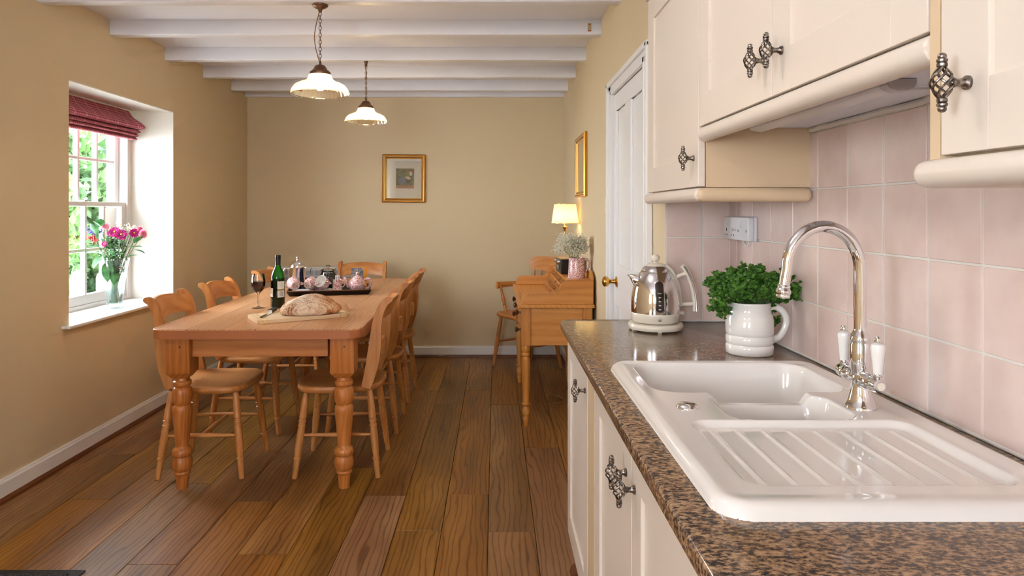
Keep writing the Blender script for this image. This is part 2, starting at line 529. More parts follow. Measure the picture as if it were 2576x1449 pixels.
# floor: every plank is a face slab of its own inside one mesh, with its own tone
def build_floor():
    mb = MB(); tones = []
    x0 = -.0295; pw = .1905
    joint = {-1: 5.03, 0: 4.66, 1: 3.81, -2: 4.67, -3: 5.02, -4: 3.51, -6: 3.107, -5: 2.627, -9: 3.496, -8: 3.31, -10: 3.13, -7: 4.4, 2: 4.6, 3: 3.2}
    for k in range(-12, 6):
        xa = x0 + k * pw; xb = xa + pw
        if xb < XL + .005 or xa > XK + .1: continue
        j = joint.get(k, random.uniform(3, 4.8))
        ys = [j + i * 1.85 for i in range(-5, 3)]
        ys = [YR - .05] + [y for y in ys if YR < y < YB] + [YB + .05]
        for a, b in zip(ys, ys[1:]):
            n0 = len(mb.f)
            box(mb, max(xa + .0011, XL - .05), min(xb - .0011, XK + .1), a + .0009, b - .0009, -.012, 0, b=.0012, seg=1)
            t = (random.random(), random.random(), random.random(), 1)
            tones += [t] * (len(mb.f) - n0)
    me = bpy.data.meshes.new('floor')
    me.from_pydata(mb.v, [], mb.f)
    me.materials.append(m_floor)
    at = me.attributes.new('tone', 'FLOAT_COLOR', 'FACE')
    for i, t in enumerate(tones): at.data[i].color = t
    o = bpy.data.objects.new('floor', me); C.objects.link(o)
    tag(o, kind='structure')
    s = MB(); box(s, XL - .3, XK + .2, YR - .2, YB + .2, -.10, -.0125)
    s.build('subfloor', m_gap, o)
    return o
build_floor()

# walls
w = MB()
box(w, XL - .38, XL, -.9, 3.59, -.1, ZC + .1)
box(w, XL - .38, XL, 4.755, YB + .1, -.1, ZC + .1)
box(w, XL - .38, XL, 3.59, 4.755, -.1, .70)
box(w, XL - .38, XL, 3.59, 4.755, 1.992, ZC + .1)
box(w, XL - .38, XL, YR - .1, -2.2, -.1, ZC + .1)
box(w, XL - .38, XL, -2.2, -.9, -.1, .95)
box(w, XL - .38, XL, -2.2, -.9, 2.1, ZC + .1)
wl = struct('wall_left', w, m_wall, smooth=False)
r = MB()
prism(r, [(XL, 4.7545), (XL - .38, 4.7545), (XL - .38, 4.655), (XL - .245, 4.655), (XL - .001, 4.7535)], .70, 1.992, 'xy')
prism(r, [(XL, 3.5905), (XL - .38, 3.5905), (XL - .38, 3.69), (XL - .245, 3.69), (XL - .001, 3.5915)], .70, 1.992, 'xy')
box(r, XL - .38, XL - .001, 3.5905, 4.7545, 1.986, 1.992)
r.build('window_reveal', m_reveal, wl, smooth=False)
w = MB(); box(w, XL - .38, XK + .3, YB, YB + .1, -.1, ZC + .1)
struct('wall_back', w, m_wall, smooth=False)
w = MB()
box(w, XR, XR + .35, 3.53, YB, -.1, ZC + .1)
box(w, XR, XR + .35, YN, 2.77, -.1, ZC + .1)
box(w, XR, XR + .35, 2.77, 3.53, 1.90, ZC + .1)
box(w, XR + .048, XR + .35, 2.77, 3.53, -.1, 1.90)
struct('wall_right', w, m_wall, smooth=False)
w = MB(); box(w, XK + .008, XK + .3, YR, YN, -.1, ZC + .1)
wk = struct('wall_kitchen', w, m_wall, smooth=False)
w = MB()
box(w, XL, XK, YR - .1, YR, -.1, 1.0)
box(w, XL, XK, YR - .1, YR, 2.2, ZC + .1)
box(w, XL, -1.55, YR - .1, YR, 1.0, 2.2)
box(w, -.75, XK, YR - .1, YR, 1.0, 2.2)
struct('wall_rear', w, m_wall, smooth=False)
w = MB(); box(w, XL - .38, XK + .3, YR - .1, YB + .1, ZC, ZC + .1)
ceil = struct('ceiling', w, m_ceil, smooth=False)
# beams
beams = [2.10, 2.72, 3.338, 3.971, 4.635, 5.24, 5.80, 6.12]
for i, y in enumerate(beams):
    b = MB()
    y1 = min(y + .073, YB)
    n = 24; rr = []
    for k in range(n + 1):
        x = XL + (XR - XL) * k / n if y > YN else XL + (XK - XL) * k / n
        dz = .004 * NZ.noise(V((x * 2.3, y * 5, 0))); dy = .003 * NZ.noise(V((x * 2.1, y * 5, 4)))
        pts = rrect(y + dy, y1 + dy, 2.322 + dz, ZC + .02, .007, 3)
        rr.append([(x, p[0] if p[0] < YB else YB, p[1]) for p in pts])
    rings(b, rr)
    struct('trim_%d' % (i + 1), b, m_beam)
# skirting boards with a brown floor bead
def skirt(name, side, a, b):
    prof = [(0, .026), (.018, .026), (.018, .088), (.012, .097), (.012, .101), (0, .103)]
    bead = [(0, 0), (.026, 0), (.025, .012), (.018, .023), (.010, .027), (0, .028)]
    out = []
    for pr, nm, mt in ((prof, name, m_gloss), (bead, 'floor_bead', m_bead)):
        m = MB()
        if side == 'L': prism(m, [(XL + d, z) for d, z in pr], a, b, 'xz')
        if side == 'R': prism(m, [(XR - d, z) for d, z in pr], a, b, 'xz')
        if side == 'B': prism(m, [(YB - d, z) for d, z in pr], a, b, 'yz')
        if nm == name: o = struct(nm, m, mt, smooth=False)
        else: m.build(nm, mt, o, smooth=False)
skirt('baseboard_left', 'L', YR, YB)
skirt('baseboard_back', 'B', XL + .018, XR - .018)
skirt('baseboard_right', 'R', 3.64, YB)

# ---- splashback tiles (right wall and the return that closes the worktop)
def tiles():
    mb = MB(); tone = []
    g = MB()
    P = .1525; z0 = .912
    ys = [2.415 - P * i for i in range(15)]
    spans = [(2.484, 2.415)] + [(ys[i], ys[i + 1]) for i in range(len(ys) - 1)]
    def one(fn):
        n0 = len(mb.f); fn(); t = (random.random(), random.random(), 0, 1)
        tone.extend([t] * (len(mb.f) - n0))
    for (a, b) in spans:
        for i in range(5):
            za = z0 + (0 if i == 0 else .148 + .1525 * (i - 1)); zb = z0 + .148 + .1525 * i
            jz = random.uniform(-.0006, .0006)
            if zb > 1.53: zb = 1.53
            if zb - za < .01: continue
            one(lambda: box(mb, XK - .001 + jz, XK + .0075, b + .0023, a - .0023, za + .0023, zb - .0023, b=.0022))
    for (a, b) in ((.613, .745), (.745, .843)):
        for i in range(3):
            za = z0 + (0 if i == 0 else .148 + .1525 * (i - 1)); zb = z0 + .148 + .1525 * i
            one(lambda: box(mb, a + .0023, b - .0023, YN - .0085, YN, za + .0023, min(zb, 1.40) - .0023, b=.0022))
    box(g, XK + .0015, XK + .008, .25, YN, .91, 1.53)
    box(g, XR, XK, YN - .0062, YN, .91, 1.40)
    box(g, XK - .004, XK + .003, .25, YN - .006, .9095, .9165, b=.003)
    box(g, XR, XK, YN - .013, YN - .004, .9095, .9165, b=.003)
    # uneven sealant under the middle wall cabinet
    pts = [(XK - .002 - .003 * random.random(), y / 100, 1.522 + .003 * random.random()) for y in range(88, 185, 3)]
    tube(g, pts, .0075, 8)
    o = mb.build('wall_tiles', m_tile, wk)
    at = o.data.attributes.new('tone', 'FLOAT_COLOR', 'FACE')
    for i, t in enumerate(tone): at.data[i].color = t
    g.build('tile_grout', m_grout, wk)
tiles()

# ---- panelled white door in the right wall
d = MB()
DX = XR - .004
def dpart(m, y0, y1, z0, z1, x0=DX, x1=DX + .035, b=.002): box(m, x0, x1, y0, y1, z0, z1, b=b)
dpart(d, 2.773, 2.86, .008, 1.897); dpart(d, 3.47, 3.527, .008, 1.897)
dpart(d, 2.86, 3.47, 1.812, 1.897); dpart(d, 2.86, 3.47, .835, 1.04); dpart(d, 2.86, 3.47, .008, .22)
dpart(d, 3.10, 3.23, .22, .835); dpart(d, 3.10, 3.23, 1.04, 1.812)
for (a, b) in ((2.86, 3.10), (3.23, 3.47)):
    for (u, v) in ((.22, .835), (1.04, 1.812)):
        box(d, DX + .012, DX + .030, a, b, u, v)
        for m_ in (.0,):
            tube(d, [(DX + .008, a, u), (DX + .008, b, u), (DX + .008, b, v), (DX + .008, a, v), (DX + .008, a, u)], .006, 6)
door = struct('door_1', d, m_gloss)
f = MB()
arch = [(0, 0), (.022, .0), (.026, .02), (.020, .032), (.018, .055), (.010, .062), (.010, .075), (0, .08)]
box(f, XR - .022, XR + .05, 3.53, 3.555, 0, 1.925, b=.003)
box(f, XR - .022, XR + .05, 2.745, 2.77, 0, 1.925, b=.003)
box(f, XR - .022, XR + .05, 2.745, 3.555, 1.90, 1.925, b=.003)
box(f, XR - .017, XR, 3.555, 3.64, 0, 1.955, b=.006)
box(f, XR - .017, XR, 2.68, 2.745, 0, 1.955, b=.006)
box(f, XR - .017, XR, 2.68, 3.64, 1.925, 1.965, b=.006)
box(f, XR - .028, XR, 3.615, 3.645, 0, 1.972, b=.006)
box(f, XR - .028, XR, 2.675, 2.705, 0, 1.972, b=.006)
box(f, XR - .028, XR, 2.675, 3.645, 1.948, 1.975, b=.006)
f.build('architrave', m_gloss, door)
k = MB()
Tk = M.Translation((DX, 3.45, .955)) @ M.Rotation(-pi / 2, 4, 'Y')
lathe(k, [(.026, 0), (.026, .004), (.012, .008), (.009, .028), (.014, .036), (.024, .046), (.027, .056), (.024, .066), (.012, .072), (0, .0725)], Tk, 24)
k.build('door_knob', m_brass, door)
for z in (1.705, 1.355, .35):
    h = MB()
    lathe(h, [(.003, -.052), (.006, -.048), (.004, -.043), (.0065, -.04), (.0065, .04), (.004, .043), (.006, .048), (.003, .052)], M.Translation((XR - .006, 2.778, z)), 12)
    box(h, XR + .002, XR + .010, 2.776, 2.80, z - .038, z + .038)
    h.build('hinge', m_chrome, door)
h = MB(); box(h, DX + .006, DX + .012, 3.465, 3.475, 1.70, 1.79, b=.001)
h.build('door_catch', m_steel, door)

# ---- sash window in the left wall
wi = MB()
GX = -2.50                                # lower sash plane
box(wi, XL - .38, XL - .245, 3.69, 3.735, .72, 1.986, b=.003)
box(wi, XL - .38, XL - .245, 4.61, 4.655, .72, 1.986, b=.003)
box(wi, XL - .38, XL - .245, 3.69, 4.655, 1.94, 1.986, b=.003)
box(wi, XL - .42, XL - .245, 3.69, 4.655, .70, .745, b=.003)
for y in (3.69, 4.655):                     # staff beads in front of the box frame
    s_ = 1 if y < 4 else -1
    box(wi, XL - .252, XL - .238, min(y, y + s_ * .045), max(y, y + s_ * .045), .72, 1.986, b=.004)
win = struct('window_1', wi, m_gloss)
sl = MB()
prism(sl, [(XL + .045, 3.53), (XL + .045, 4.80), (XL - .002, 4.80), (XL - .002, 4.7545), (XL - .25, 4.655), (XL - .25, 3.69), (XL - .002, 3.5905), (XL - .002, 3.53)], .700, .718, 'xy', b=.006)
sl.build('window_sill', m_gloss, win)
def sash(x, z0, z1, rows, name, bot, top):
    m = MB(); y0, y1 = 3.735, 4.61
    box(m, x, x + .038, y0, y0 + .045, z0, z1, b=.003)
    box(m, x, x + .038, y1 - .045, y1, z0, z1, b=.003)
    box(m, x, x + .038, y0 + .04, y1 - .04, z0, z0 + bot, b=.003)
    box(m, x, x + .038, y0 + .04, y1 - .04, z1 - top, z1, b=.003)
    n = 4; pw = (y1 - y0 - .09) / n
    for i in range(1, n):
        y = y0 + .045 + pw * i
        box(m, x + .004, x + .034, y - .011, y + .011, z0 + bot - .002, z1 - top + .002, b=.004)
    zb, zt = z0 + bot, z1 - top
    for j in range(1, rows):
        z = zb + (zt - zb) * j / rows
        box(m, x + .006, x + .032, y0 + .04, y1 - .04, z - .010, z + .010, b=.004)
    s = m.build(name, m_gloss, win)
    for i in range(n):
        for j in range(rows):
            g = MB()
            ya = y0 + .045 + pw * i + .009; yb = y0 + .045 + pw * (i + 1) - .009
            za = zb + (zt - zb) * j / rows + .008; zc = zb + (zt - zb) * (j + 1) / rows - .008
            g.add([(x + .019, ya, za), (x + .019, yb, za), (x + .019, yb, zc), (x + .019, ya, zc)], [(0, 1, 2, 3)])
            g.build('pane', m_pane, s, smooth=False)
    return s
sash(GX - .01, .745, 1.365, 2, 'lower_sash', .058, .028)
sash(GX - .055, 1.335, 1.94, 2, 'upper_sash', .03, .045)
c = MB()
box(c, GX + .0, GX + .03, 4.15, 4.19, 1.366, 1.374, b=.001)
tube(c, spl([(GX + .01, 4.15, 1.376), (GX + .03, 4.17, 1.385), (GX + .01, 4.20, 1.380)], 4), .004, 6)
c.build('sash_catch', m_chrome, win)

# ---- two unseen windows added behind the camera to light the kitchen end
def added_window(name, ax, p, a0, a1, z0, z1, nv):
    m = MB()
    def bb(u0, u1, v0, v1):
        if ax == 'x': box(m, p - .06, p, u0, u1, v0, v1, b=.003)
        else: box(m, u0, u1, p - .06, p, v0, v1, b=.003)
    bb(a0, a0 + .05, z0, z1); bb(a1 - .05, a1, z0, z1); bb(a0, a1, z0, z0 + .06); bb(a0, a1, z1 - .05, z1)
    for i in range(1, nv):
        u = a0 + (a1 - a0) * i / nv; bb(u - .02, u + .02, z0, z1)
    return struct(name, m, m_gloss)
added_window('window_2_added', 'x', XL - .1, -2.2, -.9, .95, 2.1, 3)
added_window('window_3_added', 'y', YR, -1.55, -.75, 1.0, 2.2, 2)

# ================================================================== KITCHEN RUN
def helix_handle(parent, x, y, z, s=1.0):
    m = MB()
    T0 = M.Translation((x, y, z)) @ M.Scale(s, 4)
    lathe(m, [(.0085, 0), (.0085, .003), (.006, .005), (.0048, .010), (.005, .014), (.0065, .018), (.004, .022)], T0 @ M.Rotation(-pi / 2, 4, 'Y'), 14)
    T1 = T0 @ M.Translation((-.030, 0, 0))
    end = [(.0045, .0175), (.0058, .019), (.0058, .022), (.0045, .0232), (.0060, .0245), (.0060, .0268), (.0042, .028), (.0050, .0300), (.0044, .0325), (.0024, .0342), (0, .0347)]
    lathe(m, end, T1, 14)
    lathe(m, end, T1 @ M.Rotation(pi, 4, 'X'), 14)
    for j in range(6):
        pts = []
        for i in range(15):
            t = i / 14; a = 2 * pi * j / 6 + pi * 1.0 * t
            rr = .0035 + .0085 * sin(pi * t) ** 1.1
            pts.append((rr * cos(a), rr * sin(a), -.018 + .036 * t))
        tube(m, pts, .0015, 6, T1)
    return m.build('handle', m_metal, parent, world=True)

def shaker(parent, X, y0, y1, z0, z1, mat=None, fr=.082, name='door', th=.019):
    m = MB(); e = .0015
    y0 += e; y1 -= e
    box(m, X, X + th, y0, y0 + fr, z0, z1, b=.002)
    box(m, X, X + th, y1 - fr, y1, z0, z1, b=.002)
    box(m, X, X + th, y0 + fr - .001, y1 - fr + .001, z0, z0 + fr, b=.002)
    box(m, X, X + th, y0 + fr - .001, y1 - fr + .001, z1 - fr, z1, b=.002)
    box(m, X + .007, X + th - .002, y0 + fr - .003, y1 - fr + .003, z0 + fr - .003, z1 - fr + .003)
    return m.build(name, mat or m_cab, parent, world=True)

def carcass(x0, x1, y0, y1, z0, z1, top=True):
    m = MB(); t = .018
    box(m, x0, x1, y0, y0 + t, z0, z1); box(m, x0, x1, y1 - t, y1, z0, z1)
    box(m, x0, x1, y0 + t, y1 - t, z0, z0 + t)
    if top: box(m, x0, x1, y0 + t, y1 - t, z1 - t, z1)
    box(m, x1 - .006, x1, y0 + t, y1 - t, z0 + t, z1 - (t if top else 0))
    return m

XD = .545                                     # face of the wall-cabinet doors
# far wall cabinet
cA = thing('wall_cabinet', 'tall cream wall cabinet farthest along, beside the white panelled door', 'cabinet', (XK, 2.17, 1.371), group=None)
m = carcass(XD + .021, XK - .001, 1.847, 2.474, 1.371, 2.07)
m.build('carcass', m_cab_shade, cA, world=True)
dA = shaker(cA, XD, 1.852, 2.462, 1.373, 2.055)
helix_handle(dA, XD, 1.893, 1.452)
m = MB()
box(m, XD - .014, XD + .020, 1.828, 2.474, 1.332, 1.369, b=.0165, seg=5)
m.build('light_rail', m_cab, cA, world=True)
m = MB(); box(m, XD - .010, XK - .003, 1.822, 1.860, 1.3315, 1.3685, b=.0165, seg=5)
m.build('light_rail', m_cab_shade, cA, world=True)
m = MB(); prism(m, [(XD - .03, 2.10), (XD - .03, 2.085), (XD - .004, 2.060), (XK, 2.06), (XK, 2.10)], 1.84, 2.485, 'xz')
m.build('cornice', m_cab, cA, world=True)
# middle wall cabinet
cB = thing('wall_cabinet', 'short cream double-door wall cabinet above the kettle end of the sink', 'cabinet', (XK, 1.358, 1.53))
m = carcass(XD + .021, XK - .001, .868, 1.846, 1.530, 2.07)
m.build('carcass', m_ceil, cB, world=True)
d1 = shaker(cB, XD, 1.358, 1.846, 1.533, 2.055)
d2 = shaker(cB, XD, .868, 1.358, 1.533, 2.055)
helix_handle(d1, XD, 1.395, 1.611); helix_handle(d2, XD, 1.312, 1.613)
m = MB(); prism(m, rrect(XD - .006, XD + .034, 1.492, 1.531, .018, 8), .8665, 1.84, 'xz', b=.004)
m.build('light_rail', m_cab, cB, world=True)
m = MB(); prism(m, [(XD - .03, 2.10), (XD - .03, 2.085), (XD - .004, 2.060), (XK, 2.06), (XK, 2.10)], .868, 1.839, 'xz')
m.build('cornice', m_cab, cB, world=True)
# near wall cabinet
cC = thing('wall_cabinet', 'cream wall cabinet nearest the camera at the right edge', 'cabinet', (XK, .6, 1.371))
m = carcass(XD + .021, XK - .001, .30, .866, 1.371, 2.07)
box(m, XD + .001, XD + .021, .847, .866, 1.371, 2.06)
m.build('carcass', m_cab_shade, cC, world=True)
d3 = shaker(cC, XD, .31, .8455, 1.375, 2.055)
helix_handle(d3, XD, .795, 1.455)
m = MB(); box(m, XD - .014, XD + .022, .28, .888, 1.336, 1.371, b=.0165, seg=5)
box(m, XD - .013, XK - .003, .846, .888, 1.336, 1.371, b=.0165, seg=5)
m.build('light_rail', m_cab, cC, world=True)
m = MB(); prism(m, [(XD - .03, 2.10), (XD - .03, 2.085), (XD - .004, 2.060), (XK, 2.06), (XK, 2.10)], .30, .867, 'xz')
m.build('cornice', m_cab, cC, world=True)
# strip light under the middle cabinet
sL = thing('strip_light', 'unlit white strip light fixed beneath the middle wall cabinet', 'light', (.68, 1.47, 1.53))
m = MB(); prism(m, [(.658, 1.529), (.658, 1.520), (.664, 1.515), (.690, 1.511), (.705, 1.517), (.705, 1.529)], 1.18, 1.79, 'xz', b=.002)
m.build('diffuser', m_whitepl, sL, world=True)
m = MB(); prism(m, [(.656, 1.5295), (.656, 1.518), (.662, 1.512), (.675, 1.508), (.692, 1.509), (.702, 1.513), (.707, 1.520), (.707, 1.5295)], 1.155, 1.18, 'xz', b=.002)
m.build('end_cap', plain('grey_plastic', (206, 204, 208), .4), sL, world=True)
m = MB(); tube(m, spl([(.70, 1.23, 1.522), (.75, 1.225, 1.524), (.84, 1.20, 1.520)], 6), .0028, 6)
m.build('cable', m_whitepl, sL, world=True)

# base cabinets
XB = .262
def base_cab(label, y0, y1, doors, filler=None):
    c = thing('base_cabinet', label, 'cabinet', (XK, (y0 + y1) / 2, 0))
    m = carcass(XB + .021, XK - .03, y0, y1, .15, .878, top=False)
    m.build('carcass', m_cab, c, world=True)
    m = MB(); box(m, XB + .055, XB + .073, y0, y1, .0, .149)
    m.build('plinth', m_cab_shade, c, world=True)
    for (a, b, hy) in doors:
        dr = shaker(c, XB, a, b, .152, .872)
        helix_handle(dr, XB, hy, .785)
    if filler:
        m = MB(); box(m, XB + .001, XB + .020, filler[0], filler[1], .152, .876, b=.001)
        m.build('filler_strip', m_cab_shade, c, world=True)
    return c
base_cab('white single-door base cabinet at the far end of the granite worktop', 1.832, 2.50, [(1.965, 2.50, 2.005)], (1.838, 1.963))
base_cab('white double-door base cabinet beneath the sink', .83, 1.828, [(1.329, 1.822, 1.378), (.832, 1.326, 1.292)])
base_cab('white base cabinet nearest the camera, below the granite corner', .22, .826, [(.224, .826, .30)])
m = MB(); prism(m, [(.27, 0), (.33, 0), (.33, .03), (.29, .03), (.275, .02)], 2.44, 2.505, 'xz')
o = m.build('floor_block', m_bead); tag(o, 'small brown offcut of bead at the foot of the end cabinet', 'wood offcut')

# worktop with the sink cut-out and a rounded end corner
def worktop():
    m = MB(); zt, zb = .910, .880
    outer = [(XK - .001, .2), (XK - .001, YN - .002), (XR - .002, YN - .002), (XR - .002, 2.53)]
    for k in range(9):
        a = R(90 + 90 * k / 8); outer.append((.235 + .045 + .045 * cos(a), 2.53 - .045 + .045 * sin(a)))
    outer.append((.235, .2))
    hole = rrect(.31, .785, .91, 1.74, .03, 4)
    bm = bmesh.new()
    def ringv(pts, z): return [bm.verts.new((x, y, z)) for x, y in pts]
    for z in (zt, zb):
        pass
    # offset inset for the rounded edge
    def off(pts, d):
        out = []; n = len(pts)
        for i in range(n):
            p0, p1, p2 = V(pts[i - 1]), V(pts[i]), V(pts[(i + 1) % n])
            e1 = (p1 - p0).normalized(); e2 = (p2 - p1).normalized()
            nn = V((-e1.y, e1.x)) + V((-e2.y, e2.x))
            nn = nn.normalized() / max(.5, nn.length / 2)
            out.append((p1.x + nn.x * d, p1.y + nn.y * d))
        return out
    prof = [(.004, zb), (.0, zb + .004), (.0, zt - .005), (.0015, zt - .0018), (.005, zt)]
    rs = [ringv(off(outer, d), z) for d, z in prof]
    for a, b in zip(rs, rs[1:]):
        n = len(a)
        for i in range(n): bm.faces.new([a[i], a[(i + 1) % n], b[(i + 1) % n], b[i]])
    h0 = ringv(hole, zt); h1 = ringv(hole, zb)
    n = len(h0)
    for i in range(n): bm.faces.new([h0[i], h1[i], h1[(i + 1) % n], h0[(i + 1) % n]])
    def fill(o_, h_):
        es = []
        for L in (o_, h_):
            for i in range(len(L)):
                e = bm.edges.get((L[i], L[(i + 1) % len(L)])) or bm.edges.new((L[i], L[(i + 1) % len(L)]))
                es.append(e)
        bmesh.ops.triangle_fill(bm, edges=es, use_beauty=True)
    fill(rs[-1], h0); fill(rs[0], h1)
    bm_add(m, bm)
    o = m.build('worktop', m_gran)
    tag(o, 'brown speckled granite worktop running along the tiled wall', 'worktop')
worktop()

# ceramic sink (height field with a rolled rim)
def sm(t): t = max(0.0, min(1.0, t)); return t * t * (3 - 2 * t)
def sdr(x, y, x0, x1, y0, y1, r):
    qx = abs(x - (x0 + x1) / 2) - (x1 - x0) / 2 + r; qy = abs(y - (y0 + y1) / 2) - (y1 - y0) / 2 + r
    return sqrt(max(qx, 0) ** 2 + max(qy, 0) ** 2) + min(max(qx, qy), 0) - r
def sink_z(x, y):
    d = -sdr(x, y, .287, .802, .882, 1.762, .05)
    if d < 0: return .9085
    t = min(d / .02, 1.0)
    z = .909 + .020 * sqrt(max(0, 1 - (1 - t) ** 2))
    z -= .0025 * sm((d - .02) / .03)
    # drainer
    e = -sdr(x, y, .348, .745, .955, 1.258, .035)
    z -= .011 * sm(e / .016)
    if .975 < y < 1.232:
        for i in range(8):
            xr = .385 + .0455 * i
            u = abs(x - xr) / .006
            if u < 1: z += .0030 * (1 - u * u) ** 2 * sm((y - .975) / .02) * sm((1.235 - y) / .015)
    # lowered bridge between bowls
    e = -sdr(x, y, .445, .655, 1.20, 1.52, .02)
    if y > 1.255: z = min(z, z - .022 * sm(e / .022)) if y > 1.26 else z
    e1 = -sdr(x, y, .338, .752, 1.452, 1.722, .055)
    z1 = z - .165 * sm((e1 + .004) / .042) if e1 > -.004 else z
    e2 = -sdr(x, y, .435, .672, 1.262, 1.425, .04)
    z2 = z - .11 * sm((e2 + .004) / .034) if e2 > -.004 else z
    return min(z, z1, z2)
def build_sink():
    nx, ny = 262, 340
    X = [.283 + (.806 - .283) * i / nx for i in range(nx + 1)]
    Y = [.878 + (1.766 - .878) * j / ny for j in range(ny + 1)]
    vs = [(x, y, sink_z(x, y)) for y in Y for x in X]
    keep = [-sdr(x, y, .287, .802, .882, 1.762, .05) > -.003 for y in Y for x in X]
    fs = []
    W = nx + 1
    for j in range(ny):
        for i in range(nx):
            q = (j * W + i, j * W + i + 1, (j + 1) * W + i + 1, (j + 1) * W + i)
            if all(keep[k] for k in q): fs.append(q)
    m = MB(); m.add(vs, fs)
    t = thing('sink', 'white ceramic one-and-a-half bowl sink with ribbed drainer', 'sink', (.5445, 1.322, .91))
    used = m.build('basin', m_sink, t, world=True, ang=80)
    bm = bmesh.new(); bm.from_mesh(used.data)
    bmesh.ops.delete(bm, geom=[v for v in bm.verts if not v.link_faces], context='VERTS')
    bm.to_mesh(used.data); bm.free()
    k = MB()
    lathe(k, [(.022, 0), (.022, .002), (.0205, .004), (.019, .0055), (.017, .0075), (.010, .009), (0, .0094)], M.Translation((.373, 1.338, .9262)), 32)
    k.build('waste_control', m_chrome, t, world=True)
    k = MB()
    lathe(k, [(.03, 0), (.03, .003), (.022, .002), (0, .001)], M.Translation((.545, 1.59, .7615)), 24)
    k.build('plug_hole', m_chrome, t, world=True)
build_sink()

# mixer tap
def tap():
    tx, ty, tz = .708, 1.338, .9262
    t = thing('mixer_tap', 'tall chrome swan-neck mixer tap with white ceramic levers', 'tap', (tx, ty, tz))
    m = MB()
    lathe(m, [(.0285, 0), (.0285, .004), (.027, .006), (.0225, .018), (.0185, .032), (.0165, .044), (.0165, .07), (.0185, .078), (.019, .09), (.019, .122), (.0175, .126), (.0175, .128), (.0185, .130), (.0185, .134), (.016, .142), (.0125, .148), (.0118, .152)], M.Translation((tx, ty, tz)), 32)
    # crossbar along y
    L = .072
    prof = [(.0, .0135), (.10, .0150), (.16, .0165), (.18, .0152), (.2, .0165), (.36, .0165), (.38, .0155), (.4, .0175), (.6, .0175), (.62, .0155), (.64, .0165), (.8, .0165), (.82, .0152), (.84, .0165), (.90, .0150), (1, .0135)]
    turned(m, (tx, ty - L, tz + .058), (tx, ty + L, tz + .058), prof, 24)
    m.build('body', m_chrome, t, world=True)
    s = MB()
    path = [(tx, ty, tz + .145), (tx, ty, tz + .20), (tx, ty, tz + .262)]
    cx = tx - .071; cz = tz + .268
    for k in range(0, 19):
        a = R(10 * k)
        path.append((cx + .071 * cos(a), ty, cz + .083 * sin(a)))
    path += [(cx - .0735, ty, cz - .012), (cx - .0765, ty, cz - .030)]
    rad = [.0118] * 14 + [.0116] * 4 + [.0112, .0108, .0104, .0102]
    tube(s, path, rad, 20, up=(0, 1, 0))
    e = V((cx - .0775, ty, cz - .036))
    lathe(s, [(.0105, .006), (.0118, .004), (.0118, .001), (.0108, 0), (.0138, -.004), (.0144, -.009), (.0125, -.013), (.0132, -.016), (.0125, -.019), (.009, -.020), (.008, -.015)], M.Translation(e) @ M.Rotation(R(6), 4, 'Y'), 24)
    s.build('spout', m_chrome, t, world=True)
    for sgn, y in ((1, ty + .062), (-1, ty - .062)):
        l = MB()
        lz = tz + .074
        lathe(l, [(.0095, -.004), (.008, .0), (.0095, .003), (.0095, .0045), (.0085, .006)], M.Translation((tx, y, lz)), 20)
        lo = l.build('lever', m_chrome, t, world=True)
        l = MB(); lathe(l, [(.004, .062), (.0062, .064), (.0068, .068), (.0062, .072), (.004, .075), (0, .0755)], M.Translation((tx, y, lz)), 18)
        l.build('finial', m_chrome, lo, world=True)
        c = MB()
        lathe(c, [(.0085, .006), (.0095, .02), (.0118, .042), (.0128, .054), (.0118, .060), (.008, .063), (.004, .0635)], M.Translation((tx, y, lz)), 24)
        tag(c.build('ceramic_grip', m_ceram, lo, world=True), 'white ceramic grip')
    b = MB()
    lathe(b, [(.0075, 0), (.0075, .0015), (0, .0018)], M.Translation((tx, ty - L, tz + .058)) @ M.Rotation(pi / 2, 4, 'X'), 20)
    tag(b.build('temperature_disc', m_creampl, t, world=True), 'cream disc on the end of the crossbar')
tap()

